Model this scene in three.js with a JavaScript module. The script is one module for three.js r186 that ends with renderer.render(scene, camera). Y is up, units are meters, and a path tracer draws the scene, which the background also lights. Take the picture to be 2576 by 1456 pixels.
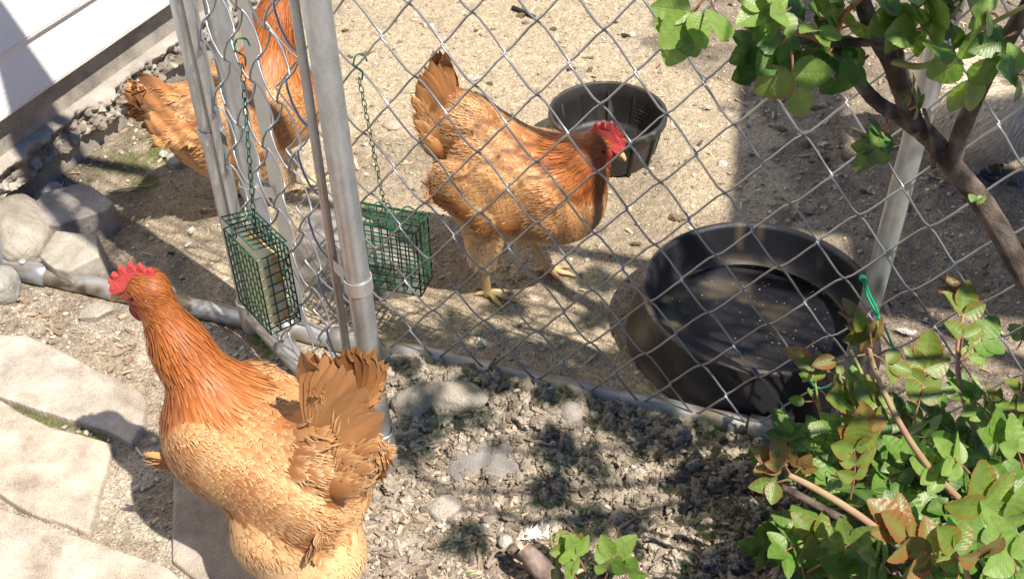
import * as THREE from 'three';
import { Sky } from 'three/addons/objects/Sky.js';
import { mergeGeometries } from 'three/addons/utils/BufferGeometryUtils.js';
import { MarchingCubes } from 'three/addons/objects/MarchingCubes.js';

// ---------------------------------------------------------------- camera, sky, sun, exposure
const scene = new THREE.Scene();
const V = (x, y, z) => new THREE.Vector3(x, y, z);
const PH = THREE.MathUtils.degToRad(40.4), ROLL = THREE.MathUtils.degToRad(-1);
const camFwd = V(0, -Math.sin(PH), -Math.cos(PH)), camR0 = V(1, 0, 0), camU0 = V(0, Math.cos(PH), -Math.sin(PH));
const camR = camR0.clone().multiplyScalar(Math.cos(ROLL)).addScaledVector(camU0, Math.sin(ROLL));
const camU = camU0.clone().multiplyScalar(Math.cos(ROLL)).addScaledVector(camR0, -Math.sin(ROLL));
const CAM = V(0, 1.35, 0);
const camera = new THREE.PerspectiveCamera(29.15, 1024 / 578, 0.05, 2000);
camera.position.copy(CAM);
camera.quaternion.setFromRotationMatrix(new THREE.Matrix4().makeBasis(camR, camU, camFwd.clone().negate()));
scene.add(camera);

const SUN = V(0.48, 1, 0.28).normalize();
const sky = new Sky();
sky.name = 'sky'; sky.scale.setScalar(1500);
sky.material.uniforms.sunPosition.value.copy(SUN);
sky.material.uniforms.turbidity.value = 5;
sky.material.uniforms.rayleigh.value = 0.4;
sky.material.uniforms.mieCoefficient.value = 0.004;
sky.userData.kind = 'structure';
scene.add(sky);
scene.environmentIntensity = 0.1;
const sun = new THREE.DirectionalLight(0xfff3e2, 5);
sun.position.copy(SUN).multiplyScalar(12); sun.target.position.set(0, 0, -1.6);
sun.castShadow = true; sun.shadow.mapSize.set(4096, 4096); sun.shadow.radius = 1.3;
Object.assign(sun.shadow.camera, { left: -4, right: 4, top: 4, bottom: -4, near: 1, far: 30 });
scene.add(sun, sun.target);
const renderer = new THREE.WebGLRenderer();
renderer.toneMapping = THREE.LinearToneMapping;
renderer.toneMappingExposure = 1.62;
renderer.shadowMap.enabled = true;

// ---------------------------------------------------------------- helpers
function rng(seed) { let a = seed >>> 0; return () => { a = (a + 0x6D2B79F5) | 0; let t = Math.imul(a ^ (a >>> 15), 1 | a); t = (t + Math.imul(t ^ (t >>> 7), 61 | t)) ^ t; return ((t ^ (t >>> 14)) >>> 0) / 4294967296; }; }
function hash3(x, y, z) { let h = Math.imul(x, 374761393) + Math.imul(y, 668265263) + Math.imul(z, 1274126177); h = Math.imul(h ^ (h >>> 13), 1274126177); return ((h ^ (h >>> 16)) >>> 0) / 4294967296; }
function vn(x, y, z = 0) {
  const xi = Math.floor(x), yi = Math.floor(y), zi = Math.floor(z); let u = x - xi, v = y - yi, w = z - zi;
  u = u * u * (3 - 2 * u); v = v * v * (3 - 2 * v); w = w * w * (3 - 2 * w);
  const L = (a, b, t) => a + (b - a) * t, c = (i, j, k) => hash3(xi + i, yi + j, zi + k);
  return L(L(L(c(0, 0, 0), c(1, 0, 0), u), L(c(0, 1, 0), c(1, 1, 0), u), v), L(L(c(0, 0, 1), c(1, 0, 1), u), L(c(0, 1, 1), c(1, 1, 1), u), v), w);
}
function fbm(x, y, z = 0, o = 4) { let s = 0, a = 0.5, t = 0; for (let i = 0; i < o; i++) { s += a * vn(x, y, z + i * 7.3); t += a; a *= 0.5; x *= 2.03; y *= 2.03; z *= 2.03; } return s / t; }
const clamp = (x, a = 0, b = 1) => Math.min(b, Math.max(a, x));
const sstep = (a, b, x) => { const t = clamp((x - a) / (b - a)); return t * t * (3 - 2 * t); };
const mix = (a, b, t) => a + (b - a) * t;
const mixc = (a, b, t) => [mix(a[0], b[0], t), mix(a[1], b[1], t), mix(a[2], b[2], t)];

// a point of the place, seen at (x, y) of a 2576 x 1456 print of the photograph and standing at height h
function ray(x, y) { return camFwd.clone().multiplyScalar(2800).addScaledVector(camR, x - 1288).addScaledVector(camU, 728 - y).normalize(); }
function G(x, y, h = 0) { const d = ray(x, y); return CAM.clone().addScaledVector(d, (h - CAM.y) / d.y); }
const FA = V(-0.2307, 0, -1.4149), FD = V(0.94962, 0, 0.3134), FN = V(-0.3134, 0, 0.94962);   // fence foot line, its direction, its outward normal
function B(x, y, off = 0) { const d = ray(x, y); const p = FA.clone().addScaledVector(FN, off); return CAM.clone().addScaledVector(d, p.sub(CAM).dot(FN) / d.dot(FN)); }
const fenceAt = (s, y, off = 0) => V(FA.x + FD.x * s + FN.x * off, y, FA.z + FD.z * s + FN.z * off);
const fenceS = (x, z) => (x - FA.x) * FD.x + (z - FA.z) * FD.z, fenceOff = (x, z) => (x - FA.x) * FN.x + (z - FA.z) * FN.z;

const counts = {};
function numbered(n) { const k = counts[n] = (counts[n] ?? -1) + 1; return k ? `${n}_${String(k).padStart(3, '0')}` : n; }
function add(o, name, parent) { o.name = parent ? name : numbered(name); (parent ?? scene).add(o); o.traverse((m) => { if (m.isMesh) m.castShadow = m.receiveShadow = true; }); return o; }
function obj(name, geo, mat, parent) { return add(new THREE.Mesh(Array.isArray(geo) ? mergeGeometries(geo) : geo, mat), name, parent); }
function tag(o, label, category, group) { o.userData.label = label; o.userData.category = category; if (group) o.userData.group = group; return o; }
function thing(name, label, category, p = V(0, 0, 0), group) { const o = new THREE.Group(); o.position.copy(p); add(o, name); return tag(o, label, category, group); }
function structure(o) { o.userData.kind = 'structure'; return o; }
function stuff(o) { o.userData.kind = 'stuff'; return o; }

function geo(pos, idx, { uv, color } = {}) {
  const g = new THREE.BufferGeometry();
  g.setAttribute('position', new THREE.Float32BufferAttribute(pos, 3));
  g.setAttribute('uv', new THREE.Float32BufferAttribute(uv ?? new Array(pos.length / 3 * 2).fill(0), 2));
  if (color) g.setAttribute('color', new THREE.Float32BufferAttribute(color, 3));
  g.setIndex(idx); g.computeVertexNormals();
  return g;
}
// tapered tube along points; r is a number or a function of t (0..1); flat squashes it across its binormal
function tube(pts, r, sides = 8, { caps = true, color, flat = 1, up } = {}) {
  const n = pts.length, pos = [], idx = [], uv = [], col = []; let N = null, len = 0;
  for (let i = 0; i < n; i++) {
    const a = pts[Math.max(0, i - 1)], b = pts[Math.min(n - 1, i + 1)], T = b.clone().sub(a).normalize();
    if (!N) { N = up ? up.clone() : Math.abs(T.y) < 0.9 ? V(0, 1, 0) : V(1, 0, 0); }
    N = N.addScaledVector(T, -N.dot(T)).normalize(); const Bn = T.clone().cross(N), t = i / (n - 1), R = typeof r === 'function' ? r(t) : r;
    if (i) len += pts[i].distanceTo(pts[i - 1]);
    for (let k = 0; k <= sides; k++) {
      const th = k / sides * Math.PI * 2, p = pts[i].clone().addScaledVector(N, Math.cos(th) * R).addScaledVector(Bn, Math.sin(th) * R * flat);
      pos.push(p.x, p.y, p.z); uv.push(k / sides * R * 6.28, len); if (color) { const c = typeof color === 'function' ? color(t, th) : color; col.push(...c); }
    }
  }
  for (let i = 0; i < n - 1; i++) for (let k = 0; k < sides; k++) { const a = i * (sides + 1) + k, b = a + sides + 1; idx.push(a, b, a + 1, b, b + 1, a + 1); }
  if (caps) for (const e of [0, n - 1]) { const c = pos.length / 3; pos.push(pts[e].x, pts[e].y, pts[e].z); uv.push(0, 0); if (color) col.push(...(typeof color === 'function' ? color(e ? 1 : 0, 0) : color)); for (let k = 0; k < sides; k++) { const a = e * (sides + 1) + k; e ? idx.push(a, c, a + 1) : idx.push(a, a + 1, c); } }
  return geo(pos, idx, { uv, color: color ? col : undefined });
}
function spline(pts, n) { return new THREE.CatmullRomCurve3(pts, false, 'centripetal').getPoints(n); }
function box(w, h, d, bevel = 0) {
  if (!bevel) return new THREE.BoxGeometry(w, h, d);
  const s = new THREE.Shape(); const x = w / 2 - bevel, y = h / 2 - bevel; s.moveTo(-x, -y); s.lineTo(x, -y); s.lineTo(x, y); s.lineTo(-x, y); s.closePath();
  const g = new THREE.ExtrudeGeometry(s, { depth: d - 2 * bevel, bevelThickness: bevel, bevelSize: bevel, bevelSegments: 2, curveSegments: 2 }); g.translate(0, 0, -d / 2 + bevel); return g;
}
// an uneven stone; pow > 1 squares it off
function rock(seed, sx, sy, sz, detail = 3, rough = 0.14, pow = 1, fine = 0.03, cuts = 0) {
  const CR = rng(seed * 97 + 5), planes = []; for (let k = 0; k < cuts; k++) { const n = V(CR() - 0.5, pow > 3 ? 0 : CR() - 0.5, CR() - 0.5).normalize(); planes.push([n, mix(0.68, 0.92, CR())]); }
  const g = new THREE.IcosahedronGeometry(1, detail), p = g.attributes.position, v = V(0, 0, 0), o = seed * 13.7;
  for (let i = 0; i < p.count; i++) {
    v.fromBufferAttribute(p, i).normalize();
    let r = 1; if (pow > 1) { const e = pow * 2; r = 1 / Math.pow(Math.abs(v.x) ** e + Math.abs(v.y) ** e + Math.abs(v.z) ** e, 1 / e); }
    r *= 1 + rough * (fbm(v.x * 1.3 + o, v.y * 1.3, v.z * 1.3, 2) - 0.5) * 2 + fine * (fbm(v.x * 7 + o, v.y * 7, v.z * 7, 3) - 0.5) * 2;
    for (const [n, d] of planes) { const q = v.dot(n); if (q > 0.05) r = Math.min(r, d / q); }
    r *= 1 + fine * (fbm(v.x * 5 + o, v.y * 5 + 3, v.z * 5, 2) - 0.5); v.multiplyScalar(r); p.setXYZ(i, v.x * sx, v.y * sy, v.z * sz);
  }
  return smoothNormals(g);
}
function smoothNormals(g) {   // welds the faceted icosahedron's normals
  const p = g.attributes.position, n = new Map(), key = (i) => `${Math.round(p.getX(i) * 2e5)},${Math.round(p.getY(i) * 2e5)},${Math.round(p.getZ(i) * 2e5)}`;
  g.computeVertexNormals(); const q = g.attributes.normal;
  for (let i = 0; i < p.count; i++) { const k = key(i), s = n.get(k) ?? [0, 0, 0]; s[0] += q.getX(i); s[1] += q.getY(i); s[2] += q.getZ(i); n.set(k, s); }
  for (let i = 0; i < p.count; i++) { const s = n.get(key(i)), l = Math.hypot(...s) || 1; q.setXYZ(i, s[0] / l, s[1] / l, s[2] / l); }
  return g;
}
function paint(g, f) { const p = g.attributes.position, c = new Float32Array(p.count * 3), v = V(0, 0, 0); for (let i = 0; i < p.count; i++) { v.fromBufferAttribute(p, i); c.set(f(v, i), i * 3); } g.setAttribute('color', new THREE.BufferAttribute(c, 3)); return g; }
// square tiling texture; f(i, j, n) gives [r, g, b] or a grey, linear 0..1; wraps because the noise it uses is periodic
function texture(n, f, { srgb = true, rep = 1 } = {}) {
  const d = new Uint8Array(n * n * 4), enc = (v) => 255 * clamp(srgb ? (v <= 0.0031308 ? v * 12.92 : 1.055 * Math.pow(v, 1 / 2.4) - 0.055) : v);
  for (let j = 0; j < n; j++) for (let i = 0; i < n; i++) { const c = f(i / n, j / n), o = (j * n + i) * 4; if (typeof c === 'number') d[o] = d[o + 1] = d[o + 2] = enc(c); else { d[o] = enc(c[0]); d[o + 1] = enc(c[1]); d[o + 2] = enc(c[2]); } d[o + 3] = 255; }
  const t = new THREE.DataTexture(d, n, n); t.wrapS = t.wrapT = THREE.RepeatWrapping; t.magFilter = t.minFilter = THREE.LinearFilter; t.generateMipmaps = false;
  t.repeat.set(rep, rep); if (srgb) t.colorSpace = THREE.SRGBColorSpace; t.needsUpdate = true; return t;
}
function pn(x, y, f, s = 0) {   // value noise with period 1, f cells across
  x *= f; y *= f; const xi = Math.floor(x), yi = Math.floor(y); let u = x - xi, v = y - yi; u = u * u * (3 - 2 * u); v = v * v * (3 - 2 * v);
  const m = (a) => ((a % f) + f) % f, c = (i, j) => hash3(m(xi + i), m(yi + j), 91 + s);
  return mix(mix(c(0, 0), c(1, 0), u), mix(c(0, 1), c(1, 1), u), v);
}
const pfbm = (x, y, f, o = 3, s = 0) => { let r = 0, a = 0.5, t = 0; for (let i = 0; i < o; i++) { r += a * pn(x, y, f << i, s + i); t += a; a *= 0.55; } return r / t; };

// ---------------------------------------------------------------- materials
const std = (o) => new THREE.MeshStandardMaterial(o);
// grains of sand and grit: about one grey per grain, some pale flakes, some dark crumbs
const gritMap = texture(1024, (x, y) => { const a = pn(x, y, 256, 1), b = pn(x, y, 400, 2), c = pn(x, y, 110, 3), d = pn(x, y, 60, 4); let v = 0.55 + 0.34 * (a - 0.5) + 0.30 * (b - 0.5) + 0.2 * (c - 0.5) + 0.1 * (d - 0.5); if (b > 0.95) v += 0.18; if (a < 0.06) v -= 0.22; return clamp(v, 0.08, 1); });
const gritBump = texture(1024, (x, y) => 0.5 * pn(x, y, 256, 1) + 0.3 * pn(x, y, 400, 2) + 0.35 * pn(x, y, 100, 3), { srgb: false });
const M = {};
M.ground = std({ vertexColors: true, map: gritMap, bumpMap: gritBump, bumpScale: 0.004, roughness: 0.97 });
const stoneMap = texture(512, (x, y) => { let v = 0.62 + 0.5 * (pfbm(x, y, 8, 5, 20) - 0.5) + 0.22 * (pn(x, y, 200, 21) - 0.5); if (pn(x, y, 150, 22) > 0.93) v -= 0.25; return clamp(v, 0.1, 1); });
const stoneBump = texture(512, (x, y) => 0.6 * pfbm(x, y, 16, 4, 30) + 0.4 * pn(x, y, 180, 31), { srgb: false });
M.stone = std({ vertexColors: true, map: stoneMap, bumpMap: stoneBump, bumpScale: 0.003, roughness: 0.82 });
M.concrete = std({ vertexColors: true, map: stoneMap, bumpMap: stoneBump, bumpScale: 0.002, roughness: 0.9 });
const zincMap = texture(256, (x, y) => clamp(0.74 + 0.3 * (pfbm(x, y, 10, 4, 40) - 0.5) + 0.12 * (pn(x, y, 90, 41) - 0.5)));
const zincRough = texture(256, (x, y) => clamp(0.40 + 0.3 * (pfbm(x, y, 12, 3, 44) - 0.5)), { srgb: false });
zincMap.repeat.set(9, 6); zincRough.repeat.set(7, 1.5);
M.zinc = std({ color: new THREE.Color().setRGB(0.60, 0.635, 0.67), map: zincMap, roughnessMap: zincRough, roughness: 0.85, metalness: 0.65 });
M.pipe = std({ vertexColors: true, map: zincMap, roughnessMap: zincRough, roughness: 1, metalness: 0.55 });
M.wire = std({ color: new THREE.Color().setRGB(0.36, 0.375, 0.39), roughness: 0.36, metalness: 0.75 });
M.alu = std({ color: new THREE.Color().setRGB(0.7, 0.71, 0.71), map: zincMap, roughness: 0.5, metalness: 0.65 });
M.siding = std({ color: new THREE.Color().setRGB(0.88, 0.88, 0.85), bumpMap: texture(512, (x, y) => pn(x * 0.06, y, 256, 50) * 0.6 + pfbm(x, y, 16, 3, 52) * 0.4, { srgb: false }), bumpScale: 0.0012, roughness: 0.6 });
M.rubber = std({ vertexColors: true, roughness: 0.36, bumpMap: stoneBump, bumpScale: 0.0006 });
M.green = std({ color: new THREE.Color().setRGB(0.012, 0.11, 0.055), roughness: 0.36 });
M.tie = std({ color: new THREE.Color().setRGB(0.0, 0.36, 0.17), roughness: 0.45 });
M.vc = std({ vertexColors: true, roughness: 0.85 });
M.bark = std({ vertexColors: true, map: stoneMap, bumpMap: stoneBump, bumpScale: 0.004, roughness: 0.85 });
M.feather = new THREE.MeshPhysicalMaterial({ vertexColors: true, roughness: 0.62, sheen: 0.2, sheenRoughness: 0.5, sheenColor: new THREE.Color().setRGB(0.9, 0.7, 0.45) });
M.hackle = new THREE.MeshPhysicalMaterial({ vertexColors: true, roughness: 0.56 });
M.skin = std({ vertexColors: true, roughness: 0.6 });
M.comb = new THREE.MeshPhysicalMaterial({ color: new THREE.Color().setRGB(0.56, 0.06, 0.058), roughness: 0.6, bumpMap: stoneBump, bumpScale: 0.003 });
M.eye = std({ color: new THREE.Color().setRGB(0.02, 0.012, 0.008), roughness: 0.12 });
M.white = std({ color: new THREE.Color().setRGB(0.78, 0.77, 0.76), roughness: 0.8, side: THREE.DoubleSide });
M.wood = std({ color: new THREE.Color().setRGB(0.3, 0.22, 0.15), roughness: 0.85 });

// ---------------------------------------------------------------- ground
const inBed = (x, z) => sstep(0, 0.05, fenceOff(x, z)) * sstep(-0.3, -0.2, x + 0.1 * (z + 1.1));
function clodH(x, z) {
  const r = 1 - Math.abs(2 * fbm(x * 14, z * 14, 3, 2) - 1), c = fbm(x * 32, z * 32, 9, 3), e = fbm(x * 80, z * 80, 5, 2);
  return 0.014 * r + 0.02 * Math.max(0, c - 0.42) + 0.007 * e;
}
function groundH(x, z) {
  const far = sstep(4, 30, Math.hypot(x, z + 1.6)), off = fenceOff(x, z), s = fenceS(x, z), bed = inBed(x, z);
  let h = 0.006 * (fbm(x * 5, z * 5, 1, 3) - 0.5) * 2 + 0.0035 * (fbm(x * 38, z * 38, 2, 3) - 0.5) * 2 + 0.003 * sstep(0.6, 0.8, fbm(x * 60, z * 60, 4, 2));
  const heap = Math.exp(-(((off - 0.07) / 0.085) ** 2)) * sstep(0, 0.07, s) * (1 - 0.55 * sstep(0.3, 0.6, s)) * (1 - sstep(0.9, 1.2, s));
  h += bed * (clodH(x, z) - 0.012) + heap * (0.022 + 0.03 * (fbm(x * 9, z * 9, 6, 2) - 0.4));
  h += 0.004 * sstep(-0.02, 0.02, off) * (1 - bed) * fbm(x * 45, z * 45, 8, 2);
  return h * (1 - far);
}
{
  const dense = (a, b, step) => { const r = []; for (let v = a; v < b - step / 2; v += step) r.push(v); return r; };
  const grow = (from, sign, step) => { const r = []; let v = from; while (Math.abs(v) < 400) { v += sign * step; step *= 1.35; r.push(v); } return sign > 0 ? r : r.reverse(); };
  const xs = [...grow(-1.7, -1, 0.03), ...dense(-1.7, -1.0, 0.01), ...dense(-1.0, 0.95, 0.0042), ...dense(0.95, 1.7, 0.009), 1.7, ...grow(1.7, 1, 0.03)];
  const zs = [...grow(-3.1, -1, 0.03), ...dense(-3.1, -2.2, 0.008), ...dense(-2.2, -1.6, 0.006), ...dense(-1.6, -0.82, 0.0042), ...dense(-0.82, -0.3, 0.02), -0.3, ...grow(-0.3, 1, 0.04)];
  const nx = xs.length, nz = zs.length, pos = new Float32Array(nx * nz * 3), uv = new Float32Array(nx * nz * 2), col = new Float32Array(nx * nz * 3), idx = [];
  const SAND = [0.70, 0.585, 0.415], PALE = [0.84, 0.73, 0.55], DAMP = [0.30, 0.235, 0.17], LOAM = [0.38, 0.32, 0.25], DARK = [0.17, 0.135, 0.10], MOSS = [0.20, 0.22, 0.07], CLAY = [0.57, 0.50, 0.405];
  for (let j = 0, k = 0; j < nz; j++) for (let i = 0; i < nx; i++, k++) {
    const x = xs[i], z = zs[j], h = groundH(x, z); pos.set([x, h, z], k * 3); uv.set([x / 0.55, z / 0.55], k * 2);
    if (Math.abs(x) > 3 || Math.abs(z + 1.6) > 3) { col.set(mixc(SAND, LOAM, 0.4), k * 3); continue; }
    const off = fenceOff(x, z), bed = inBed(x, z), n1 = fbm(x * 4, z * 4, 11, 4), n2 = fbm(x * 22, z * 22, 12, 3), n3 = fbm(x * 90, z * 90, 13, 2);
    let c = mixc(SAND, PALE, sstep(0.45, 0.75, n2 * 0.6 + n1 * 0.4));
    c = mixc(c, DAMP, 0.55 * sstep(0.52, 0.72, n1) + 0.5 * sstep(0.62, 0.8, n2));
    const side = Math.max(sstep(0.52, 0.58, x + (z + 1.9) * -0.2 + 0.5 * (n1 - 0.5) + 0.2 * (n2 - 0.5)), sstep(-0.56, -0.62, x + 0.5 * (n1 - 0.5) + 0.2 * (n2 - 0.5)) * 0.7);   // patchy darker colour at both ends of the yard
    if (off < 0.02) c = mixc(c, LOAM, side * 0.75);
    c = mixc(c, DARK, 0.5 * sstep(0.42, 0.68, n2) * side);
    const front = sstep(-0.01, 0.03, off), west = front * sstep(-0.42, -0.55, x) * sstep(-1.52, -1.42, z);
    c = mixc(c, mixc(LOAM, CLAY, sstep(0.35, 0.58, n2)), front * 0.9);
    c = mixc(c, mixc([0.52, 0.44, 0.34], [0.72, 0.63, 0.51], sstep(0.35, 0.6, n2)), west);
    const foot = Math.exp(-((((x + 0.963) * 0.914 + (z + 1.919) * 0.405 - 0.13) / 0.09) ** 2)) * sstep(-1.85, -2.0, z) * sstep(-2.5, -2.25, z);   // moss by the foundation
    c = mixc(c, MOSS, clamp(foot * 1.3 * sstep(0.4, 0.62, n2)));
    const joint = Math.exp(-((((x + 0.76) * 0.45 - (z + 1.268) * 0.89) / 0.02) ** 2)) * sstep(-0.62, -0.68, x);
    c = mixc(c, MOSS, clamp(joint * 1.2 * sstep(0.3, 0.6, n2)));
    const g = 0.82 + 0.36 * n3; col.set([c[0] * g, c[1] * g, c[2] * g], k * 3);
  }
  for (let j = 0; j < nz - 1; j++) for (let i = 0; i < nx - 1; i++) { const a = j * nx + i, b = a + nx; idx.push(a, b, a + 1, b, b + 1, a + 1); }
  const g = new THREE.BufferGeometry(); g.setAttribute('position', new THREE.BufferAttribute(pos, 3)); g.setAttribute('uv', new THREE.BufferAttribute(uv, 2)); g.setAttribute('color', new THREE.BufferAttribute(col, 3)); g.setIndex(idx); g.computeVertexNormals();
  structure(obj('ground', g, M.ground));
}

// ---------------------------------------------------------------- stone path
const path = structure(add(new THREE.Group(), 'path'));
function slab(px, seed, tone) {
  const c = px.reduce((s, p) => s.add(G(p[0], p[1], 0.012)), V(0, 0, 0)).multiplyScalar(1 / px.length), R = rng(seed), out = [];
  const P = px.map((p) => G(p[0], p[1], 0.012).sub(c));
  for (let i = 0; i < P.length; i++) { const a = P[i], b = P[(i + 1) % P.length], n = Math.max(2, Math.round(a.distanceTo(b) / 0.012)); for (let k = 0; k < n; k++) { const q = a.clone().lerp(b, k / n); q.multiplyScalar(1 + 0.035 * (fbm(q.x * 40 + seed, q.z * 40, 2, 3) - 0.5)); out.push(q); } }
  const rings = [[1.0, -0.03], [1.002, 0.002], [0.985, 0.011], [0.96, 0.0135], [0.9, 0.014]]; for (let r = 0.84; r > 0.02; r -= 0.06) rings.push([r, 0.014]);
  const pos = [], idx = [], uv = [], col = [], n = out.length;
  rings.forEach(([r, y]) => out.forEach((q) => { const x = q.x * r, z = q.z * r, wx = x + c.x, wz = z + c.z; pos.push(x, y + (y > 0 ? 0.0025 * (fbm(wx * 22, wz * 22, seed, 3) - 0.5) : 0), z); uv.push(wx / 0.25, wz / 0.25); const dirt = 0.8 * sstep(0.5, 0.66, fbm(wx * 16, wz * 16, 70 + seed, 5)) + 0.5 * sstep(0.6, 0.7, fbm(wx * 70, wz * 70, 7, 3)), s = mixc(tone, [0.50, 0.42, 0.33], dirt * 0.7 + (r > 0.97 ? 0.2 : 0)), k = 0.9 + 0.2 * fbm(wx * 5, wz * 5, 3, 2); col.push(s[0] * k, s[1] * k, s[2] * k); }));
  for (let r = 0; r < rings.length - 1; r++) for (let i = 0; i < n; i++) { const a = r * n + i, b = r * n + (i + 1) % n; idx.push(a, b, a + n, b, b + n, a + n); }
  const k = pos.length / 3; pos.push(0, 0.014, 0); uv.push(c.x / 0.25, c.z / 0.25); col.push(...tone); const L = (rings.length - 1) * n; for (let i = 0; i < n; i++) idx.push(L + i, L + (i + 1) % n, k);
  const m = obj('paving_stone', geo(pos, idx.map((v, i) => i % 3 === 1 ? idx[i + 1] : i % 3 === 2 ? idx[i - 1] : v), { uv, color: col }), M.stone, path); m.position.set(c.x, 0, c.z); return m;
}
slab([[-150, 830], [-20, 838], [60, 840], [150, 880], [250, 935], [345, 975], [372, 1010], [362, 1075], [330, 1118], [272, 1088], [185, 1060], [100, 1035], [0, 1000], [-150, 950]], 1, [0.74, 0.66, 0.58]);
slab([[-150, 975], [-5, 1002], [60, 1042], [120, 1072], [190, 1090], [285, 1116], [268, 1190], [240, 1280], [222, 1342], [80, 1296], [20, 1262], [-10, 1240], [-150, 1200]], 2, [0.80, 0.69, 0.57]);
slab([[-180, 1222], [0, 1278], [100, 1312], [190, 1346], [300, 1384], [430, 1430], [520, 1520], [500, 1620], [100, 1620], [-180, 1560]], 3, [0.80, 0.70, 0.59]);
slab([[432, 1200], [590, 1190], [660, 1330], [700, 1500], [540, 1500], [430, 1412]], 4, [0.62, 0.55, 0.48]);

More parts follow.
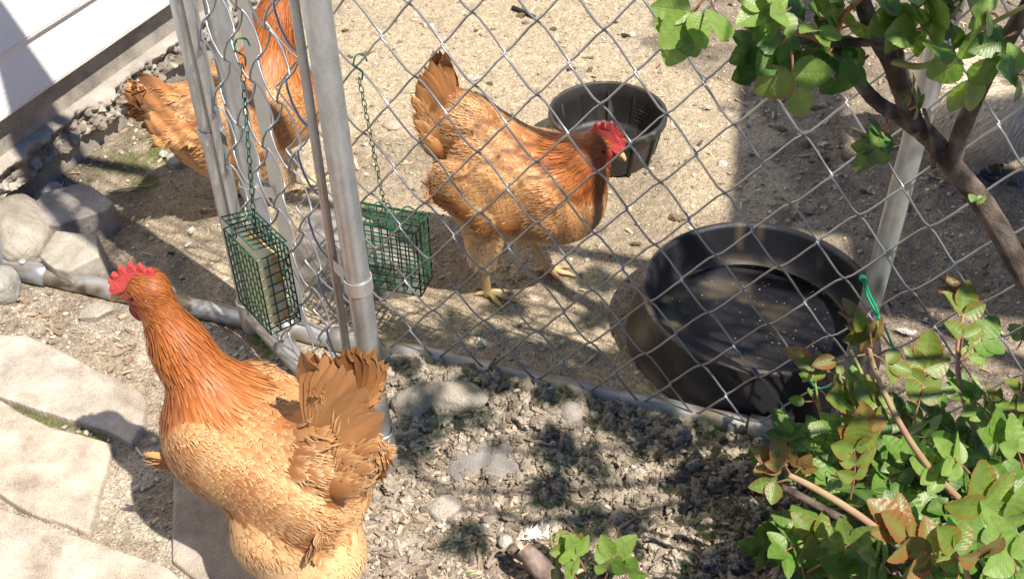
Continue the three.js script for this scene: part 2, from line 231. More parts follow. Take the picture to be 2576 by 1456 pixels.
// ---------------------------------------------------------------- house
{
  const T0 = V(-0.963, 0, -1.919), WD = V(0.405, 0, -0.914), WN = V(0.914, 0, 0.405);
  const house = thing('house', 'white lap-sided house wall on a grey concrete foundation with a broken footing', 'house', T0);
  const at = (s, u, y) => V(WD.x * s + WN.x * u, y, WD.z * s + WN.z * u);
  const S0 = -1.2, S1 = 3.2;
  // each lap board: a thin profile, bottom edge proud of the board below
  for (let i = 0; i < 22; i++) {
    const y = 0.213 + i * 0.113, prof = [[-0.002, 0], [0.006, 0.004], [0.0075, 0.012], [-0.004, 0.116], [-0.010, 0.118], [-0.006, 0.004]], pos = [], idx = [], uv = [];
    for (let k = 0; k <= 8; k++) { const s = mix(S0, S1, k / 8); prof.forEach(([u, dy], j) => { const p = at(s, u, y + dy); pos.push(p.x, p.y, p.z); uv.push(s / 0.5, (i * 0.37 + j * 0.11) % 1 + dy); }); }
    const n = prof.length; for (let k = 0; k < 8; k++) for (let j = 0; j < n; j++) { const a = k * n + j, b = k * n + (j + 1) % n; idx.push(a, a + n, b, b, a + n, b + n); }
    const g = geo(pos, idx, { uv }).toNonIndexed(); g.computeVertexNormals(); obj('siding_board', g, M.siding, house);
  }
  { // foundation wall behind, plain slab with thickness
    const pos = [], idx = [], uv = [], col = [], nu = 240, nv = 14;
    for (let i = 0; i <= nu; i++) for (let j = 0; j <= nv; j++) { const s = mix(S0, S1, i / nu), y = mix(0.0, 0.26, j / nv), p = at(s, -0.03 + 0.002 * (fbm(s * 9, y * 9, 3, 3) - 0.5), y); pos.push(p.x, p.y, p.z); uv.push(s / 0.3, y / 0.3); const c = mixc([0.54, 0.50, 0.44], [0.38, 0.35, 0.31], sstep(0.5, 0.7, fbm(s * 14, y * 14, 5, 4))); col.push(...c); }
    for (let i = 0; i < nu; i++) for (let j = 0; j < nv; j++) { const a = i * (nv + 1) + j, b = a + nv + 1; idx.push(a, b, a + 1, b, b + 1, a + 1); }
    obj('foundation_wall', geo(pos, idx, { uv, color: col }), M.concrete, house);
    const bk = box(S1 - S0, 2.3, 0.12); bk.rotateY(Math.atan2(-WD.z, WD.x)); const q = at((S0 + S1) / 2, -0.13, 1.3); bk.translate(q.x, q.y, q.z); obj('wall_core', bk, M.wood, house);
  }
  { // broken footing: ledge, ragged lip, rough face, undercut
    const prof = [[-0.034, 0.128], [-0.028, 0.127], [-0.02, 0.125], [-0.008, 0.122], [0.0, 0.115], [0.001, 0.106], [-0.002, 0.097], [-0.003, 0.088], [-0.002, 0.079], [0.001, 0.07], [0.003, 0.061], [0.0, 0.055], [-0.006, 0.051], [-0.02, 0.050], [-0.05, 0.052], [-0.10, 0.054], [-0.15, 0.05], [-0.155, -0.02]];
    const coarse = prof.length, fineP = []; for (let k = 0; k <= (coarse - 1) * 4; k++) { const a = Math.min(coarse - 2, Math.floor(k / 4)), t = k / 4 - a; fineP.push([mix(prof[a][0], prof[a + 1][0], t), mix(prof[a][1], prof[a + 1][1], t), k / 4]); }
    const pos = [], idx = [], uv = [], col = [], nu = 900, np = fineP.length;
    for (let i = 0; i <= nu; i++) for (let jj = 0; jj < np; jj++) {
      const s = mix(-0.75, 1.6, i / nu), [u0, y0, j] = fineP[jj]; const rough = sstep(3, 6, j), low = sstep(9, 13, j), rag = fbm(s * 7, 1.5, 2, 4) - 0.5;
      const bite = Math.abs(fbm(s * 13, y0 * 13, 4, 4) - 0.5) * 1.6 - 0.32, crumb = fbm(s * 75, y0 * 75, 6, 3) - 0.5;
      const u = u0 + (rag * 0.045 + 0.028 * (fbm(s * 28, 2.2, 3, 3) - 0.5)) * sstep(1.5, 4, j) + rough * (bite * 0.07 + crumb * 0.03 + (fbm(s * 170, y0 * 170, 3, 2) - 0.5) * 0.012) * (1 - 0.4 * low), y = y0 + rag * 0.02 * sstep(2, 4, j) * (1 - low) + rough * ((fbm(s * 20, y0 * 20 + 9, 8, 3) - 0.5) * 0.02) + low * (fbm(s * 9, 3.3, 5, 4) - 0.5) * 0.06 * (j < coarse - 1.2 ? 1 : 0);
      const p = at(s, u, y); pos.push(p.x, p.y, p.z); uv.push(s / 0.25, (y0 + j * 0.012) / 0.25);
      const c = mixc(mixc([0.66, 0.61, 0.54], [0.56, 0.51, 0.45], fbm(s * 20, j * 0.4, 3, 3)), mixc([0.36, 0.31, 0.25], [0.60, 0.55, 0.48], sstep(0.42, 0.6, fbm(s * 60, y0 * 60, 7, 3))), rough); col.push(...c);
    }
    for (let i = 0; i < nu; i++) for (let j = 0; j < np - 1; j++) { const a = i * np + j, b = a + np; idx.push(a, a + 1, b, b, a + 1, b + 1); }
    const f = obj('footing', geo(pos, idx, { uv, color: col }), M.concrete, house);
    const R = rng(5), kinds = [0, 1, 2, 3].map((k) => paint(rock(40 + k, 1, 0.72, 0.85, 5, 0.15), (v) => mixc([0.58, 0.53, 0.47], [0.70, 0.66, 0.60], fbm(v.x * 2, v.y * 2, v.z * 2 + k, 2))));
    for (let i = 0; i < 110; i++) { const s = mix(-0.45, 0.9, R()), y = mix(0.06, 0.105, R()), rag = fbm(s * 7, 1.5, 2, 4) - 0.5, m = obj('pebble', kinds[i % 4], M.stone, f), p = at(s, 0.0 + rag * 0.05 + (Math.abs(fbm(s * 13, y * 13, 4, 4) - 0.5) * 1.6 - 0.32) * 0.07 - 0.001, y); m.position.copy(p); m.scale.setScalar(R() < 0.25 ? mix(0.006, 0.011, R()) : mix(0.002, 0.006, R())); m.rotation.set(R() * 6, R() * 6, R() * 6); }
  }
}

// ---------------------------------------------------------------- stones lying about
function stone(name, label, px, h, sx, sy, sz, turn, seed, { pow = 1, rough = 0.12, c0 = [0.52, 0.47, 0.42], c1 = [0.66, 0.61, 0.55], detail = 20, group, tilt = 0, moss = 0, cuts = 0, fine = 0.03 } = {}) {
  const g = paint(rock(seed, sx, sy, sz, detail, rough, pow, fine, cuts), (v) => { const n = fbm(v.x * 18 + seed, v.y * 18, v.z * 18, 4); let c = mixc(c0, c1, sstep(0.35, 0.65, n)); if (moss) c = mixc(c, [0.20, 0.21, 0.06], moss * sstep(0.02, -0.01, v.y) * sstep(0.45, 0.6, fbm(v.x * 40, v.y * 40, v.z * 40, 3))); return c; });
  const uvs = g.attributes.uv, p = g.attributes.position; for (let i = 0; i < p.count; i++) uvs.setXY(i, (p.getX(i) + p.getY(i) * 0.7) / 0.2, (p.getZ(i) + p.getY(i) * 0.7) / 0.2);
  const m = obj(name, g, M.stone); m.position.copy(G(px[0], px[1], h)); m.rotation.set(tilt, turn, tilt * 0.6); return tag(m, label, 'stone', group);
}
stone('stone', 'flat grey slab stone with squared edges striped by shadow, below the broken footing', [193, 548], 0.024, 0.078, 0.036, 0.070, -0.30, 11, { pow: 8, rough: 0.04, cuts: 4, c0: [0.50, 0.46, 0.44], c1: [0.62, 0.575, 0.54] });
stone('stone', 'rounded grey block stone lying against the ground pipe, mossy at its foot', [190, 670], 0.022, 0.074, 0.042, 0.060, -0.22, 12, { pow: 4, rough: 0.08, cuts: 5, tilt: 0.12, c0: [0.55, 0.51, 0.43], c1: [0.67, 0.63, 0.55], moss: 0.9 });
stone('boulder', 'smooth tan boulder half under the footing beside the corner pipe', [45, 590], 0.03, 0.062, 0.055, 0.10, 0.5, 13, { pow: 1.3, c0: [0.50, 0.45, 0.38], c1: [0.63, 0.58, 0.50] });
stone('stone', 'small angular stone tucked in the dark gap under the footing', [120, 492], 0.015, 0.03, 0.022, 0.024, 0.3, 14, { pow: 1.6, rough: 0.3, detail: 11, cuts: 6 });
stone('stone', 'pale stone cut by the left edge of the photo, in front of the corner pipe', [-8, 722], 0.025, 0.038, 0.034, 0.034, 0.1, 15, { pow: 1.5, c0: [0.52, 0.52, 0.47], c1: [0.62, 0.62, 0.57] });
stone('stone', 'flat pale angular stone on the dirt just below the ground pipe', [241, 790], 0.008, 0.031, 0.014, 0.022, 0.2, 16, { pow: 1.8, rough: 0.25, cuts: 7, detail: 11, c0: [0.58, 0.53, 0.46], c1: [0.70, 0.65, 0.57] });
stone('boulder', 'big grey boulder behind the gate and the empty cage feeder', [905, 672], 0.03, 0.125, 0.085, 0.085, -0.2, 17, { pow: 2, cuts: 6, rough: 0.15, c0: [0.36, 0.335, 0.315], c1: [0.47, 0.44, 0.41] });
stone('pebble', 'egg-shaped grey pebble beside the fence rail in front of the big tub', [1436, 1043], 0.028, 0.021, 0.02, 0.023, 0.3, 18, { detail: 11, c0: [0.44, 0.41, 0.375], c1: [0.52, 0.485, 0.45] });
stone('stone', 'flat round greyish stone half buried in clods right of the gate post', [1212, 1160], 0.002, 0.058, 0.017, 0.048, 0.2, 19, { pow: 1.6, rough: 0.12, c0: [0.36, 0.335, 0.33], c1: [0.44, 0.415, 0.40] });
stone('pebble', 'round pale pebble, upper left of the two beside the white feather', [1271, 1362], 0.006, 0.011, 0.010, 0.012, 0, 20, { detail: 11, c0: [0.66, 0.62, 0.56], c1: [0.74, 0.70, 0.64] });
stone('pebble', 'round tan pebble, lower right of the two beside the white feather', [1299, 1382], 0.006, 0.0135, 0.011, 0.0115, 0, 21, { detail: 11, c0: [0.62, 0.55, 0.46], c1: [0.70, 0.63, 0.54] });
stone('pebble', 'round tan pebble on the mulch between the white feather and the red rose shoot', [1552, 1303], 0.008, 0.012, 0.010, 0.0115, 0, 22, { detail: 11, c0: [0.58, 0.51, 0.43], c1: [0.66, 0.59, 0.5] });
stone('stone', 'flat pale stone sunk in the yard sand left of the walking hen', [990, 316], 0.0, 0.028, 0.012, 0.02, 0, 23, { detail: 11, c0: [0.60, 0.51, 0.40], c1: [0.68, 0.59, 0.47] });
stone('stone', 'pale chalky stone on the sand left of the gate, below the dark-tailed hen', [455, 400], 0.006, 0.03, 0.014, 0.022, 0.6, 24, { pow: 1.6, detail: 11, c0: [0.66, 0.60, 0.52], c1: [0.76, 0.70, 0.62] });
stone('stone', 'grey stone lump on the clods just under the fence rail', [1040, 1010], 0.03, 0.042, 0.026, 0.03, 0.4, 25, { rough: 0.25, c0: [0.5, 0.455, 0.39], c1: [0.6, 0.555, 0.48] });
stone('stone', 'tan stone lump between the rail and the half buried flat stone', [1150, 1000], 0.03, 0.05, 0.026, 0.032, -0.1, 26, { rough: 0.22, c0: [0.48, 0.435, 0.375], c1: [0.6, 0.55, 0.475] });
stone('stone', 'square-edged grey stone on the mulch below the half buried flat stone', [1118, 1282], 0.008, 0.024, 0.013, 0.02, 0.7, 27, { pow: 2, rough: 0.2, detail: 11 });

// ---------------------------------------------------------------- loose litter that nobody could count
function scatter(name, label, category, kinds, mat, n, place, seed) {
  const R = rng(seed); const per = kinds.map(() => []);
  for (let i = 0; i < n; i++) { const p = place(R); if (p) per[i % kinds.length].push(p); }
  per.forEach((list, k) => {
    if (!list.length) return; const m = new THREE.InstancedMesh(kinds[k], mat, list.length), d = new THREE.Object3D(), c = new THREE.Color();
    list.forEach((p, i) => { d.position.set(p.x, p.y, p.z); d.rotation.set(p.rx, p.ry, p.rz); d.scale.set(p.s * (p.sx ?? 1), p.s * (p.sy ?? 1), p.s); d.updateMatrix(); m.setMatrixAt(i, d.matrix); m.setColorAt(i, c.setRGB(...p.c)); });
    add(m, name); stuff(tag(m, label[k % label.length], category));
  });
}
const grey = (R, a, b) => { const t = R(), k = mix(0.75, 1.2, R()); return mixc(a, b, t).map((v) => v * k); };
const chipGeo = (seed) => { const R = rng(seed), g = new THREE.BoxGeometry(1, 0.16, 0.34, 4, 1, 2), p = g.attributes.position; for (let i = 0; i < p.count; i++) { const x = p.getX(i), y = p.getY(i), z = p.getZ(i); const e = 1 - 0.5 * Math.abs(x * 2) ** 3 * hash3(seed, z > 0 ? 1 : 2, x > 0 ? 3 : 4); p.setXYZ(i, x + 0.12 * (hash3(seed, Math.round(z * 9), Math.round(x * 9)) - 0.5), y + 0.1 * x * x * (hash3(seed, 5, 5) - 0.3) + 0.05 * hash3(Math.round(x * 8), Math.round(z * 9), seed), z * e); } const h = g.toNonIndexed(); h.computeVertexNormals(); return h; };
const chips = [1, 2, 3, 4].map(chipGeo), grits = [1, 2, 3].map((k) => rock(60 + k, 1, 0.6, 0.85, 1, 0.4, 1, 0.1, 5)), clods = [1, 2, 3, 4].map((k) => rock(70 + k, 1, 0.66, 0.8, 6, 0.7, 1.1, 0.8, 2));
const onG = (R, x, z, lift) => ({ x, y: groundH(x, z) + lift, z, rx: (R() - 0.5) * 0.7, ry: R() * 6.28, rz: (R() - 0.5) * 0.7 });
M.chip = std({ roughness: 0.9 }); M.clod = std({ roughness: 0.97, bumpMap: stoneBump, bumpScale: 0.002 });
const L3 = (a) => [`${a} with the longest pieces`, `${a} with middling pieces`, `${a} with the smallest pieces`, `${a} with broken pieces`];
scatter('wood_chips', L3('brown wood chips and bark mulch strewn over the bed before the fence'), 'wood chips', chips, M.chip, 8200, (R) => {
  const x = mix(-0.42, 0.72, R()), z = mix(-1.25, -0.84, R()); const off = fenceOff(x, z); if (off < 0.05 || inBed(x, z) < 0.3 || R() > 0.3 + 0.7 * sstep(0.06, 0.28, off)) return;
  const s = mix(0.005, 0.019, R() ** 2.6); return { ...onG(R, x, z, s * 0.1), s, sx: mix(0.8, 1.6, R()), c: grey(R, [0.15, 0.115, 0.085], [0.52, 0.435, 0.34]) };
}, 31);
scatter('dirt_clods', L3('grey crumbly dirt clods heaped along the foot of the fence'), 'dirt clods', clods, M.clod, 4600, (R) => {
  const s0 = mix(0.02, 1.05, R()), off = 0.015 + 0.3 * R() ** 1.5, p = fenceAt(s0, 0, off); const s = mix(0.002, 0.0145, R() ** 4.8);
  return { ...onG(R, p.x, p.z, s * 0.3), s, c: grey(R, [0.37, 0.32, 0.255], [0.58, 0.515, 0.42]) };
}, 32);
scatter('gravel', L3('small grey and tan gravel lying about the bed and the path edges'), 'gravel', grits, M.chip, 3800, (R) => {
  const x = mix(-1.0, 0.72, R()), z = mix(-1.65, -0.84, R()); if (fenceOff(x, z) < 0.03) return; const s = mix(0.0018, 0.007, R() ** 3);
  return { ...onG(R, x, z, s * 0.4 + (inBed(x, z) < 0.2 && x < -0.6 && z > -1.45 && R() < 0.6 ? -0.02 : 0)), s, c: grey(R, [0.30, 0.26, 0.22], [0.58, 0.53, 0.46]) };
}, 33);
scatter('yard_grit', L3('tan grit and straw flakes scattered over the sandy chicken yard'), 'grit', [...grits, chips[0]], M.chip, 9000, (R) => {
  const x = mix(-1.0, 1.35, R()), z = mix(-2.9, -1.2, R()); if (fenceOff(x, z) > -0.02) return; const s = mix(0.0014, 0.006, R() ** 4);
  return { ...onG(R, x, z, s * 0.3), s: s * 1.1, c: R() < 0.2 ? grey(R, [0.55, 0.45, 0.3], [0.78, 0.68, 0.5]) : grey(R, [0.24, 0.2, 0.16], [0.5, 0.42, 0.32]) };
}, 34);
scatter('bark_pieces', L3('dark bark pieces on the shaded yard behind the fence'), 'bark', chips, M.chip, 1500, (R) => {
  const x = mix(-1.0, 1.35, R()), z = mix(-2.8, -1.1, R()); if (fenceOff(x, z) > -0.02) return; if (R() > 0.08 + sstep(0.4, 0.8, x) + 0.35 * sstep(-0.5, -0.8, x)) return;
  const s = mix(0.008, 0.026, R() ** 2); return { ...onG(R, x, z, s * 0.07), s, sx: mix(0.8, 1.7, R()), c: grey(R, [0.10, 0.075, 0.055], [0.33, 0.27, 0.21]) };
}, 35);
scatter('straw', L3('bits of pale straw lying about the yard and the bed'), 'straw', [chipGeo(9)], M.chip, 420, (R) => {
  const x = mix(-1.0, 1.3, R()), z = mix(-2.8, -0.85, R()); if (Math.abs(fenceOff(x, z)) < 0.03) return; const s = mix(0.012, 0.04, R() ** 2);
  return { ...onG(R, x, z, 0.002), s: s * 0.5, sx: 2.0, sy: 0.3, c: grey(R, [0.42, 0.33, 0.2], [0.68, 0.56, 0.36]) };
}, 37);
scatter('droppings', L3('small dark and whitish droppings on the yard sand'), 'droppings', clods, M.clod, 130, (R) => {
  const x = mix(-0.7, 1.2, R()), z = mix(-2.8, -1.3, R()); if (fenceOff(x, z) > -0.04) return; const s = mix(0.005, 0.014, R() ** 2);
  return { ...onG(R, x, z, 0.001), s, sy: 0.45, c: R() < 0.3 ? [0.62, 0.6, 0.54] : grey(R, [0.12, 0.095, 0.06], [0.3, 0.25, 0.16]) };
}, 38);
scatter('wood_chips', L3('flat tan wood chips between the corner pipe and the paving stones'), 'wood chips', chips, M.chip, 260, (R) => {
  const p = G(mix(-40, 560, R() ** 1.6), 0, 0), q = G(mix(-60, 420, R() ** 1.5), mix(735, 985, R()), 0); if (fenceOff(q.x, q.z) < 0.03) return; const s = mix(0.006, 0.024, R() ** 2);
  return { ...onG(R, q.x, q.z, 0.003), s, sx: mix(0.6, 1.3, R()), c: grey(R, [0.17, 0.125, 0.085], [0.50, 0.39, 0.28]) };
}, 36);

// ---------------------------------------------------------------- chain link fence and gate
const FH = 1.45, WR = 0.0017;
// one woven wire: a flattened zigzag between node columns s0 and s1; even nodes at s0
function wireGeo(P, s0, s1, y0, q, n, amp) {
  const pts = [];
  for (let j = 0; j < n; j++) {
    const a = j % 2 ? s1 : s0, b = j % 2 ? s0 : s1, dir = Math.sign(b - a), e = WR * 1.1;
    for (const t of [0.0, 0.04, 0.1, 0.24, 0.5, 0.76, 0.9, 0.96]) {
      const bow = Math.sin(t * Math.PI), s = mix(a - dir * e, b + dir * e, sstep(-0.12, 1.12, t) * 0.22 + 0.78 * t), y = y0 + (j + t + 0.05 * Math.sin((t - 0.5) * 2 * Math.PI)) * q / 2;
      pts.push(P(s, y, (j % 2 ? -1 : 1) * amp * Math.pow(bow, 0.6)));
    }
  }
  return tube(pts, WR, 6);
}
const strap = (P, s, y, r, w, tail) => {   // a bent band round a post at s, its tail running to s + tail
  const pos = [], idx = [], uv = [], prof = []; for (let k = 0; k <= 20; k++) { const th = mix(0.35, 2 * Math.PI - 0.35, k / 20); prof.push([Math.cos(th) * r * Math.sign(tail), Math.sin(th) * r]); }
  prof.unshift([tail, 0.006]); prof.push([tail, -0.006]);
  prof.forEach(([ds, dn], k) => { for (const [dy, o] of [[-w / 2, 0], [w / 2, 0], [w / 2, 0.0018], [-w / 2, 0.0018]]) { const l = Math.hypot(ds, dn) || 1, p = P(s + ds * (1 + o / l), y + dy, dn * (1 + o / l)); pos.push(p.x, p.y, p.z); uv.push(k * 0.004, dy); } });
  for (let k = 0; k < prof.length - 1; k++) for (let j = 0; j < 4; j++) { const a = k * 4 + j, b = k * 4 + (j + 1) % 4; idx.push(a, a + 4, b, b, a + 4, b + 4); }
  const g = geo(pos, idx, { uv }).toNonIndexed(); g.computeVertexNormals(); return g;
};
const post = (P, s, y0, y1, r, off = 0) => tube([P(s, y0, off), P(s, (y0 + y1) / 2, off), P(s, y1, off)], r, 28);
const mud = (x, y, z) => { const n = fbm(x * 30, y * 30, z * 30, 4); return mixc([0.52, 0.53, 0.54], mixc([0.36, 0.30, 0.23], [0.16, 0.13, 0.10], sstep(0.5, 0.65, fbm(x * 60, y * 60, z * 60 + 4, 3))), sstep(0.40, 0.56, n)); };
{
  const f = thing('chain_link_fence', 'galvanised chain link fence panel standing across the yard behind the dirt heap', 'fence', V(0, 0, 0));
  const p = 0.0895, q = 0.1095, s0 = 0.01492, y0 = 0.022;
  for (let i = -3; i < 40; i++) {
    const a = s0 + i * p / 2, b = a + p / 2, odd = ((i % 2) + 2) % 2;   // node (i, j) exists where i + j is even
    const bot = [0.0, 0.006, 0.012, 0.003][((i * 7) % 4 + 4) % 4];
    obj('wire', wireGeo(fenceAt, odd ? b : a, odd ? a : b, y0 + bot * 0, q, Math.floor((FH - 0.1) / (q / 2)), 0.005), M.wire, f);
  }
  obj('post', post(fenceAt, -0.195, -0.05, FH, 0.0175), M.zinc, f);
  const lp0 = B(2112, 1055, -0.03), lp1 = B(2395, 0, -0.03), lpd = lp1.clone().sub(lp0), leanPost = tube([lp0.clone().addScaledVector(lpd, -0.14), lp0.clone().addScaledVector(lpd, 0.5), lp0.clone().addScaledVector(lpd, 1.9)], 0.0152, 28);   // a bare post leaning a little
  obj('post', leanPost, M.zinc, f).userData.label = 'weathered post behind the mesh';
  const bar = new THREE.BoxGeometry(0.021, FH - 0.05, 0.004); bar.rotateY(-Math.atan2(FD.z, FD.x)); const bp = fenceAt(-0.15, FH / 2 + 0.01, 0); bar.translate(bp.x, bp.y, bp.z); obj('tension_bar', bar, M.alu, f);
  for (const y of [0.32, 0.72, 1.2]) obj('tension_band', strap(fenceAt, -0.195, y, 0.0184, 0.02, 0.04), M.alu, f);
  const line = (a, b, y, off, n = 40) => { const r = []; for (let i = 0; i <= n; i++) r.push(fenceAt(mix(a, b, i / n), y + 0.002 * Math.sin(i * 0.7), off)); return r; };
  obj('ground_rail', paint(tube(line(-0.765, -0.21, 0.017, 0, 60), 0.0185, 24), (v) => mud(v.x, v.y, v.z)), M.pipe, f);
  obj('ground_rail', paint(tube(line(-0.21, 0.68, 0.012, -0.004, 60), 0.0185, 24), (v) => { const n = fbm(v.x * 26, v.y * 26, v.z * 26, 4); return mixc([0.52, 0.53, 0.55], [0.45, 0.385, 0.30], sstep(0.45, 0.62, n)); }), M.pipe, f);
  for (const [a, b, r] of [[-0.235, -0.165, 0.0225], [-0.09, -0.02, 0.0225], [0.64, 0.72, 0.0225]]) obj('coupling', paint(tube(line(a, b, 0.016, 0, 3), r, 24), (v) => mixc([0.50, 0.51, 0.53], [0.42, 0.40, 0.37], fbm(v.x * 40, v.y * 40, v.z * 40, 3))), M.pipe, f);
  obj('top_rail', tube(line(-0.9, 1.75, FH, 0), 0.0185, 16), M.zinc, f);
  obj('post', post(fenceAt, 1.75, -0.05, FH, 0.0195), M.zinc, f);
  // corner: tee, elbow and upright at the left
  const P = (s, y, o) => fenceAt(s, y, o);
  obj('coupling', paint(tube(line(-0.79, -0.68, 0.018, 0, 4), 0.0225, 24), (v) => mixc([0.46, 0.48, 0.52], [0.34, 0.32, 0.30], sstep(0.5, 0.65, fbm(v.x * 50, v.y * 50, v.z * 50, 3)))), M.pipe, f);
  const e0 = P(-0.772, 0.018, 0), e1 = G(104, 622, 0.02); const eb = e1.clone().sub(e0);
  obj('elbow', paint(tube([e0, e0.clone().addScaledVector(eb, 0.3), e0.clone().addScaledVector(eb, 0.72)], 0.022, 24), (v) => mixc([0.48, 0.50, 0.54], [0.36, 0.34, 0.32], sstep(0.5, 0.65, fbm(v.x * 50, v.y * 50, v.z * 50, 3)))), M.pipe, f);
  obj('ground_rail', paint(tube([e0.clone().addScaledVector(eb, 0.7), e1, e0.clone().addScaledVector(eb, 1.25).setY(-0.005)], 0.018, 20), (v) => mud(v.x, v.y, v.z)), M.pipe, f);
  const bolt = new THREE.SphereGeometry(0.0065, 12, 8); bolt.scale(1.2, 0.6, 1.2); const bq = P(-0.728, 0.044, 0.002); bolt.translate(bq.x, bq.y, bq.z); const st = tube([P(-0.728, 0.035, 0.002), P(-0.728, 0.043, 0.002)], 0.003, 8); obj('bolt', [bolt, st], M.alu, f);
  const up0 = P(-0.785, 0.01, 0.004); obj('post', tube([up0, up0.clone().add(V(0, 0.7, 0)), up0.clone().add(V(0, FH, 0))], 0.0195, 24), M.zinc, f);
}
{
  const A = V(-0.4642, 0, -1.4775), D = V(0.61495, 0, 0.78857), N = V(-0.78857, 0, 0.61495), P = (s, y, o = 0) => V(A.x + D.x * s + N.x * o, y, A.z + D.z * s + N.z * o);
  const g = thing('chain_link_gate', 'narrow galvanised chain link gate swung open towards the viewer, between the hens', 'gate');
  const p = 0.073, q = 0.1055, s0 = 0.1225, y0 = 0.019 + 0.1055 * 0.5;
  for (let i = -2; i <= 5; i++) { const a = s0 + i * p / 2, b = a + p / 2, odd = ((i % 2) + 2) % 2; obj('wire', wireGeo(P, odd ? b : a, odd ? a : b, y0, q, Math.floor((FH - 0.15) / (q / 2)), 0.008), M.wire, g); }
  obj('stile', post(P, 0.006, 0.028, FH - 0.02, 0.0185), M.zinc, g); obj('stile', tube([P(0.4275, 0.09), P(0.418, 0.45), P(0.392, FH - 0.02)], 0.0168, 28), M.zinc, g);
  const rail = (y) => tube([P(0.0, y), P(0.2, y), P(0.427, y)], 0.0185, 24);
  obj('bottom_rail', paint(rail(0.055), (v) => { const n = fbm(v.x * 30, v.y * 30, v.z * 30, 4); return mixc([0.54, 0.55, 0.56], [0.48, 0.43, 0.36], sstep(0.45, 0.65, n)); }), M.pipe, g); obj('top_rail', rail(FH - 0.03), M.zinc, g);
  // corner fittings: a sleeve with a closed rounded end
  for (const [s, ya, yb, w] of [[0.4275, 0.022, 0.108, 0.81], [0.006, 0.018, 0.085, 0.9]]) {
    const prof = [[0.0, ya], [0.021, ya], [0.0235, ya + 0.004], [0.0245, ya + 0.01], [0.0245, yb - 0.004], [0.0255, yb - 0.003], [0.0255, yb], [0.0215, yb]].map(([r, y]) => new THREE.Vector2(r * w, y)), l = new THREE.LatheGeometry(prof, 28), c = P(s, 0, 0); l.translate(c.x, 0, c.z);
    obj('corner_fitting', paint(l, (v) => mixc([0.55, 0.56, 0.57], [0.45, 0.42, 0.38], sstep(0.5, 0.7, fbm(v.x * 40, v.y * 40, v.z * 40, 3)))), M.pipe, g);
  }
  obj('tension_bar', tube([P(0.034, 0.07, 0.004), P(0.034, 0.7, 0.004), P(0.034, FH - 0.05, 0.004)], 0.0062, 10, { flat: 0.5 }), M.zinc, g);
  obj('tension_bar', tube([P(0.3625, 0.07, 0.004), P(0.3625, 0.7, 0.004), P(0.3625, FH - 0.05, 0.004)], 0.0062, 10, { flat: 0.5 }), M.zinc, g);
  for (const y of [0.425, 1.0]) obj('tension_band', strap(P, 0.006, y, 0.0194, 0.022, 0.036), M.alu, g);
  for (const y of [0.39, 1.0]) obj('tension_band', strap(P, 0.427 - 0.0095 * y / 0.45, y, 0.0178, 0.022, -0.06), M.alu, g);
  for (let k = 0; k < 2; k++) { const s = 0.12 + k * 0.14, pts = []; for (let i = 0; i <= 24; i++) { const th = i / 24 * 5.2; pts.push(P(s + 0.004 * i / 24, 0.055 + Math.sin(th) * 0.021, Math.cos(th) * 0.021)); } pts.push(P(s, 0.1, 0.006)); obj('tie_wire', tube(pts, 0.0013, 6), M.wire, g); }
}

// ---------------------------------------------------------------- wire cage feeders on chains
function chainGeo(a, b, n) {
  const gs = []; for (let i = 0; i < n; i++) { const t0 = i / n, t1 = (i + 1) / n, p = a.clone().lerp(b, t0), q = a.clone().lerp(b, t1), d = q.clone().sub(p), L = d.length(), u = i % 2 ? V(1, 0, 0.3) : V(-0.3, 0, 1), pts = []; u.normalize();
    for (let k = 0; k <= 12; k++) { const th = k / 12 * Math.PI * 2; pts.push(p.clone().addScaledVector(d, 0.5 + 0.62 * Math.cos(th)).addScaledVector(u, 0.0032 * Math.sin(th) * (1 + 0.5 * Math.cos(th)))); } gs.push(tube(pts, 0.00085, 5, { caps: false })); }
  return mergeGeometries(gs);
}
